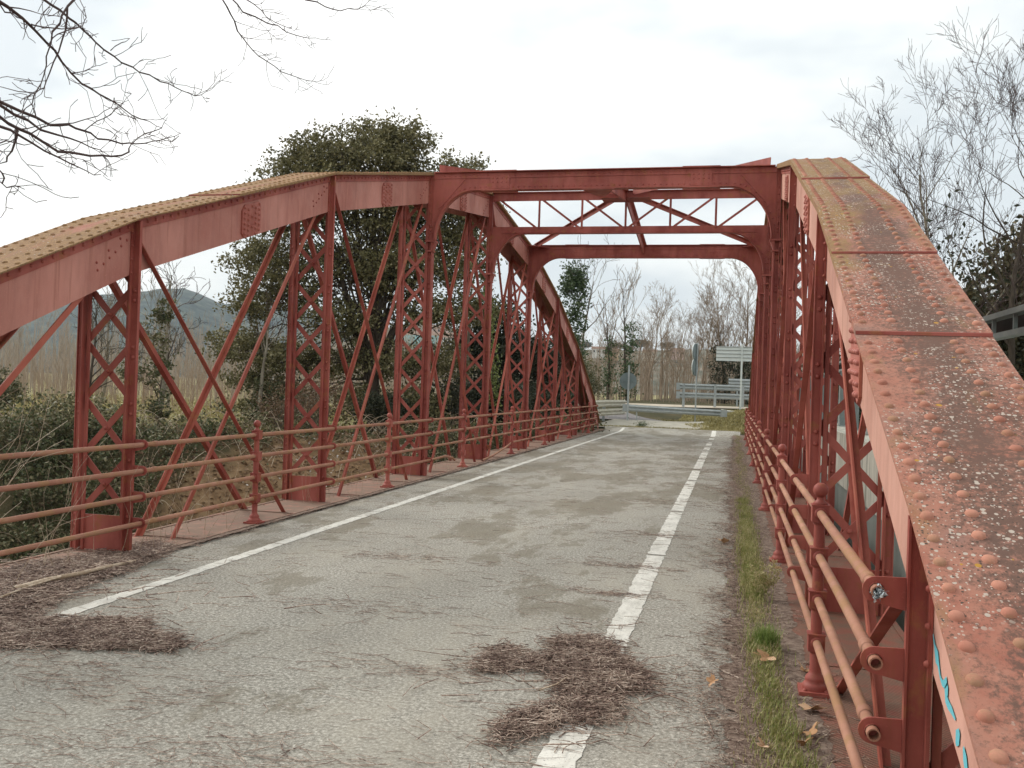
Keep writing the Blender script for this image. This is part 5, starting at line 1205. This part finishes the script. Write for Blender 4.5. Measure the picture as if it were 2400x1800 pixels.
# old cream guardrail on the left
g1 = empty('guardrail', (-5.6, 42, .1), 'aged cream double W beam guardrail curving away left of the far road end', 'guardrail'); O1 = (-5.6, 42, .1)
pts = [(-6.15, 38.0, 0), (-5.95, 39.2, 0), (-5.85, 41, 0), (-5.7, 43, 0), (-5.45, 44.6, 0), (-5.22, 45.8, 0), (-5.15, 46.4, 0)]
for zc, nm in ((.98, 'upper_beam'), (.58, 'lower_beam')):
    m = MB(); wbeam(m, pts, zc, .16); wobj(m, nm, CREAM, g1, O1)
for (x, y) in ((-5.83, 40.3), (-5.86, 42.0), (-5.75, 43.6)):
    m = MB(); m.box(x-.13, x-.03, y-.05, y+.05, -.3, 1.05); m.box(x-.03, x+.0, y-.02, y+.02, .5, 1.05); wobj(m, 'post', GALV, g1, O1)
# low barrier across the road
g2 = empty('road_barrier', (-2.6, 44.5, .3), 'galvanised W beam barrier standing on thin legs across the far road end', 'barrier'); O2 = (-2.6, 44.5, .3)
bp = [(-4.72+(4.2*i/8), 44.1+.12*i, -.014*i) for i in range(9)]
m = MB(); wbeam(m, bp, .80, .155); wobj(m, 'beam', GALV, g2, O2)
for i, sg in ((0, -1), (8, 1)):
    p = bp[i]; m = MB(); m.box(p[0]-(.28 if sg < 0 else .02), p[0]+(.02 if sg < 0 else .28), p[1]-.10, p[1]-.085, .63+p[2], .965+p[2]); o = m.obj('end_plate', GALV, g2, O2); o.location = (0, 0, 0)
for x, y in ((-4.36, 44.25), (-1.7, 45.0)):
    m = MB(); m.box(x-.025, x+.025, y-.02, y+.02, .0, .93); o = m.obj('leg', GALV, g2, O2); o.location = (0, 0, 0)
# distant double guardrail right
g3 = empty('guardrail', (-1, 55, .9), 'galvanised double W beam guardrail on the rise behind the barrier, under the white panel', 'guardrail'); O3 = (-1, 55, .9)
gp = [(-3.0, 54.6, 0), (-2.0, 54.9, 0), (-.6, 55.4, 0), (1, 56, 0), (3, 57, 0)]
for zc, nm in ((1.95, 'upper_beam'), (1.45, 'lower_beam')):
    m = MB(); wbeam(m, gp, zc, .17); wobj(m, nm, GALV, g3, O3); 
for zc, nm in ((1.95, 'upper_end'), (1.45, 'lower_end')):
    m = MB(); m.box(-3.16, -2.96, 54.48, 54.52, zc-.2, zc+.2); wobj(m, nm, GALV, g3, O3)
for (x, y) in ((-2.75, 54.75), (-1.0, 55.3), (.55, 55.9), (2.1, 56.6)):
    m = MB(); m.box(x-.07, x+.07, y-.16, y-.10, .5, 2.1); wobj(m, 'post', GALV, g3, O3)
g4 = empty('guardrail', (1, 60, .9), 'short galvanised guardrail end glimpsed behind the double guardrail', 'guardrail'); O4 = (1, 60, .9)
m = MB(); wbeam(m, [(-.3, 59.5, 0), (3, 60.5, 0)], 2.35, .2); wobj(m, 'beam', GALV, g4, O4)
m = MB(); m.box(.2, .3, 59.7, 59.8, .5, 2.5); wobj(m, 'post', GALV, g4, O4)
# signs
def cyl_y(m, x, y0, y1, z, r, n=28, sx=1):
    V = [(x+r*math.cos(2*math.pi*k/n)*sx, y, z+r*math.sin(2*math.pi*k/n)) for y in (y0, y1) for k in range(n)]
    m.add(V, [tuple(range(n)), tuple(reversed(range(n, 2*n)))]+[(k, k+n, (k+1) % n+n, (k+1) % n) for k in range(n)])
s1 = empty('road_sign', (-4.75, 43.9, .25), 'back of a round grey road sign on a steel post left of the barrier', 'road sign'); S1 = (-4.75, 43.9, .25)
def so_(m, name, mat, p, O):
    o = m.obj(name, mat, p, O); o.location = (0, 0, 0); return o
m = MB(); cyl_y(m, -4.78, 44.02, 44.03, 2.05, .40); so_(m, 'sign_plate', SIGNG, s1, S1)
m = MB(); m.box(-4.79, -4.71, 43.9, 43.98, .1, 2.78); so_(m, 'post', GALV, s1, S1)
m = MB(); m.box(-5.08, -4.45, 43.98, 44.02, 2.03, 2.07); m.box(-5.1, -5.04, 43.985, 44.02, 1.98, 2.1); so_(m, 'bracket', SIGNG, s1, S1)
s2 = empty('road_sign', (-1.93, 50.5, .8), 'two round signs stacked on one thin pole, seen almost edge on', 'road sign'); S2 = (-1.93, 50.5, .8)
m = MB(); m.tube([(-1.9, 50.5, .5), (-1.9, 50.5, 4.25)], .04, 8); so_(m, 'post', GALV, s2, S2)
for zc, rr, nm in ((3.75, .45, 'upper_plate'), (2.95, .45, 'lower_plate')):
    m = MB(); n = 24; 
    c_, s_ = math.cos(math.radians(62)), math.sin(math.radians(62))
    V = [(-1.98+rr*math.cos(2*math.pi*k/n)*c_*.55+dx, 50.45+rr*math.cos(2*math.pi*k/n)*s_, zc+rr*math.sin(2*math.pi*k/n)) for dx in (-.02, .02) for k in range(n)]
    m.add(V, [tuple(range(n)), tuple(reversed(range(n, 2*n)))]+[(k, k+n, (k+1) % n+n, (k+1) % n) for k in range(n)]); so_(m, nm, SIGNG, s2, S2)
    V2 = []; 
    m = MB(); m.tube([(-2.0+rr*math.cos(2*math.pi*k/n)*c_*.55-.02, 50.45+rr*math.cos(2*math.pi*k/n)*s_, zc+rr*math.sin(2*math.pi*k/n)) for k in range(n+1)], .018, 5, cap=False); so_(m, 'rim', WHITEP, s2, S2)
s3 = empty('direction_sign', (.42, 53.5, .9), 'back of a wide white ribbed sign panel beside the far end of the right truss', 'road sign'); S3 = (.42, 53.5, .9)
m = MB(); m.box(-.97, 1.25, 53.3, 53.34, 3.42, 4.22); so_(m, 'panel', WHITEP, s3, S3)
m = MB()
for z in (3.42, 3.62, 3.82, 4.02, 4.2): m.box(-.97, 1.25, 53.26, 53.3, z-.012, z+.012)
so_(m, 'ribs', GALV, s3, S3)
m = MB(); m.box(.36, .46, 53.16, 53.255, .6, 4.36); so_(m, 'post', WHITEP, s3, S3)
# pale slab lying on the mound
m = MB(); m.box(-.4, .4, -.25, .25, 0, .16); o = m.obj('concrete_slab', CONC, bevel=.02); o.location = (-.15, 49.6, gz(-.15, 49.6)+.02); o.rotation_euler = (.1, .12, .3); tag(o, 'pale broken concrete slab lying on the mound below the white panel', 'slab')
# little plant on the far road
bush(-3.75, 40.2, .22, .22, IVY, 333, 'small green plant growing out of the pale far road', 20, .05, 'plant', cpl=200)
# ------------------------------------------------------------------ hills and town
def hill(name, az_px, D0, D1, base, mat, seed, nd=26, rough=1):
    """az list of (px, crest height m); ridge built as a real landform between distances D0..D1"""
    xs_ = np.linspace(az_px[0][0], az_px[-1][0], 170); hs = np.interp(xs_, [a[0] for a in az_px], [a[1] for a in az_px]); V = []; nx = len(xs_)
    for j in range(nd):
        t = j/(nd-1); D = D0+(D1-D0)*t; prof = math.sin(min(1, t/.55)*math.pi/2)**1.2 if t < .55 else 1-.5*((t-.55)/.45)**2
        for i, px in enumerate(xs_):
            th = YAW-math.atan((px-1200)/FPX); x = -math.sin(th)*D; y = math.cos(th)*D
            z = base+(hs[i]-base)*prof; nz = float(vnoise(np.array(x), np.array(y), (D1-D0)*.22, seed))*(hs[i]-base)*.13*(1-abs(t-.55))*prof*(0 if .5 < t < .6 else 1)+float(vnoise(np.array(x), np.array(y), D0*.008, seed+1))*D0*.0032*rough*prof
            V.append((x, y, z+nz))
    idx = (np.arange(nd-1)[:, None]*nx+np.arange(nx-1)[None]).reshape(-1); F = np.stack([idx, idx+1, idx+nx+1, idx+nx], 1)
    return tag(mesh_obj(name, np.array(V), F, mat, smooth=True), kind='structure')
def hillmat(name, st, sc): return simple(name, st, sc, 6, bs=.4, bd=3, bscale=sc*1.5)
HM1 = hillmat('wooded_hill', [(.38, (.012, .030, .034)), (.5, (.035, .060, .056)), (.62, (.085, .105, .08))], .045)
HM2 = hillmat('town_hill', [(.35, (.06, .07, .045)), (.5, (.13, .12, .085)), (.66, (.24, .20, .155))], .06)
def hz(px): return 902+.034*(px-1066)*1.0
def hpts(lst, D): return [(px, 1.6+(hz(px)-py)/FPX*D/math.cos(math.atan((px-1200)/FPX))) for px, py in lst]
hill('hill', hpts([(-500, 760), (-200, 738), (0, 735), (120, 728), (210, 723), (300, 712), (370, 699), (430, 694), (470, 708), (510, 724), (620, 722), (720, 738), (820, 768), (900, 790), (1000, 815), (1200, 840), (1500, 880)], 1900), 1300, 2500, -10, HM1, 5)
hill('hill', hpts([(700, 880), (780, 815), (850, 790), (920, 772), (970, 766), (1050, 775), (1150, 800), (1250, 815), (1330, 822), (1400, 824), (1500, 826), (1650, 830), (1800, 835), (1950, 850), (2100, 880), (2400, 900)], 800), 480, 1050, -6, HM2, 6, rough=1.2)
# houses on the town hill
rng = np.random.default_rng(8); HW = [simple('house_wall_%s' % n_, [(.3, a), (.7, tuple(min(1, x*1.12) for x in a))], .3, bs=0) for n_, a in (('cream', (.62, .56, .46)), ('pink', (.55, .40, .36)), ('white', (.66, .64, .60)), ('ochre', (.55, .40, .25)))]
ROOF = simple('roof_tiles', [(.3, (.24, .15, .11)), (.7, (.32, .21, .16))], .5, bs=0); TEAL = simple('teal_shed_sheet', [(.3, (.13, .24, .24)), (.7, (.18, .30, .29))], .5, bs=0); WIN = simple('dark_window', [(.3, (.03, .035, .04)), (.7, (.06, .065, .07))], 1, bs=0)
def house(px, py, D, w_, h, mat, label, roofmat=None, flat=False):
    th = YAW-math.atan((px-1200)/FPX); x = -math.sin(th)*D; y = math.cos(th)*D; z = 1.6+(hz(px)-py)/FPX*D/math.cos(math.atan((px-1200)/FPX)); r = empty('house', (x, y, z), label, 'house', None, th)
    d = w_*.8; m = MB(); m.box(-w_/2, w_/2, -d/2, d/2, -3, h); m.obj('wall', mat, r)
    m = MB()
    if flat: m.box(-w_/2-.3, w_/2+.3, -d/2-.3, d/2+.3, h, h+.5)
    else: m.prism([(-d/2-.4, h), (d/2+.4, h), (0, h+d*.24)], 'x', -w_/2-.4, w_/2+.4)
    m.obj('roof', roofmat or ROOF, r)
    for i in range(int(w_/3)):
        for j in range(max(1, int(h/3))): m = MB(); xx_ = -w_/2+1.7+i*3; m.box(xx_-.55, xx_+.55, -d/2-.06, -d/2+.02, .8+j*3, 2.2+j*3); m.obj('window', WIN, r)
hs_ = [(862, 800, 620, 14, 6, 3, 'ochre house among trees, leftmost of the town on the hill'), (885, 806, 600, 10, 5, 1, 'pinkish house next to the ochre one on the town hill'), (905, 816, 590, 18, 6, 0, 'long cream house at mid height of the town hill'), (925, 802, 630, 9, 5, 2, 'small white house above the long cream one'),
       (950, 812, 600, 12, 6, 2, 'white house above the cream hall, left of the third left post'), (972, 818, 560, 20, 7, 0, 'cream hall above the teal shed'), (1022, 802, 640, 14, 9, 1, 'tall pink apartment house in the town, between third and fourth left posts'), (1040, 814, 600, 16, 6, 2, 'white house below the tall pink apartment house'), (1008, 822, 560, 9, 5, 3, 'small ochre house left of the white one'), (1062, 808, 620, 10, 6, 0, 'cream house rightmost of the town gap')]
for a in hs_: house(*a[:5], HW[a[5]], a[6])
house(975, 838, 430, 22, 6, TEAL, 'low teal metal shed at the foot of the town hill', TEAL)
for i, (px, py) in enumerate([(1400, 826), (1432, 831), (1520, 834), (1585, 832)]): house(px, py+4, 640, 9, 3.2, HW[(i+2) % 4], 'pale low house on the ridge, %s of four beyond the far road' % ['leftmost', 'second', 'third', 'rightmost'][i])
# umbrella pines on the ridge
PINE = leaf_mat('pine_needles', [(.4, (.035, .05, .03)), (.75, (.07, .085, .05)), (1.0, (.11, .12, .08))], .05, 0, .5)
(VF, tips) = clump_crown(90, [(0, 0, 9, 6, 6, 2.0), (2, 1, 9.6, 4, 4, 1.5), (-2.5, 0, 8.6, 4, 4, 1.5)], 10, 1.1, .3, .4, .8, 9); PC = as_mesh('crown', VF, PINE); PT = as_mesh('trunk', segs_to_mesh([(1, np.array([[0, 0, -3], [.2, 0, 4], [0, 0, 8.5]]), np.array([.5, .4, .3]))], 6), BARK)
for i, (px, s, lb) in enumerate([(1366, 1.0, 'flat topped umbrella pine on the ridge right of the ivy clad dead tree'), (1441, .9, 'umbrella pine on the ridge, left one above the round sign'), (1500, 1.1, 'umbrella pine on the ridge, right of the round sign'), (965, 1.0, 'lone pine on the crest of the town hill'), (1470, .7, 'small umbrella pine between two larger ones on the ridge'), (1560, .9, 'rightmost umbrella pine on the ridge')]):
    D = 760; th = YAW-math.atan((px-1200)/FPX); x = -math.sin(th)*D; y = math.cos(th)*D
    z = 1.6+(hz(px)-(826 if px > 1100 else 768))/FPX*D; place_tree('pine_tree', PT, PC, (x, y, z-3.0), i, s, lb, 'tree', 'pines on the ridge')
# graffiti on the right chord
gp_ = empty('_', (0, 0, 0)); bpy.data.objects.remove(gp_)
for pts, wd_ in [([(3.22, .86), (3.19, .83), (3.155, .805), (3.13, .79), (3.10, .76), (3.07, .75), (3.04, .755), (3.01, .775)], [.002, .004, .011, .005, .003, .004, .006, .006]), ([(3.0, .765), (3.015, .74), (3.01, .72), (2.98, .712), (2.94, .71), (2.89, .70)], [.004, .010, .007, .006, .005, .002]),
                 ([(2.84, .685), (2.86, .66), (2.875, .635)], [.004, .011, .003]), ([(2.79, .66), (2.77, .635), (2.74, .60)], [.003, .009, .006])]:
    m = MB(); V, F = ribbon(pts, [a_*2.3 for a_ in wd_], XWEB-.001); m.add(V, F)
    bobj(m, 'paint_scrawl', BLUE, None, label='bright blue spray paint stroke on the near end of the right chord')

# ------------------------------------------------------------------ haze
m = MB(); m.box(-3400, 3400, -500, 4600, -14, 420); hz_ = bpy.data.materials.new('haze_air'); hz_.use_nodes = True; t = hz_.node_tree; t.nodes.remove(t.nodes['Principled BSDF'])
pv = N(t, 'ShaderNodeVolumePrincipled'); pv.inputs['Density'].default_value = .00013; pv.inputs['Color'].default_value = (.84, .92, 1, 1); L(t, pv.outputs[0], t.nodes['Material Output'].inputs['Volume'])
tag(m.obj('haze', hz_), kind='stuff', label='pale haze over the far hills')
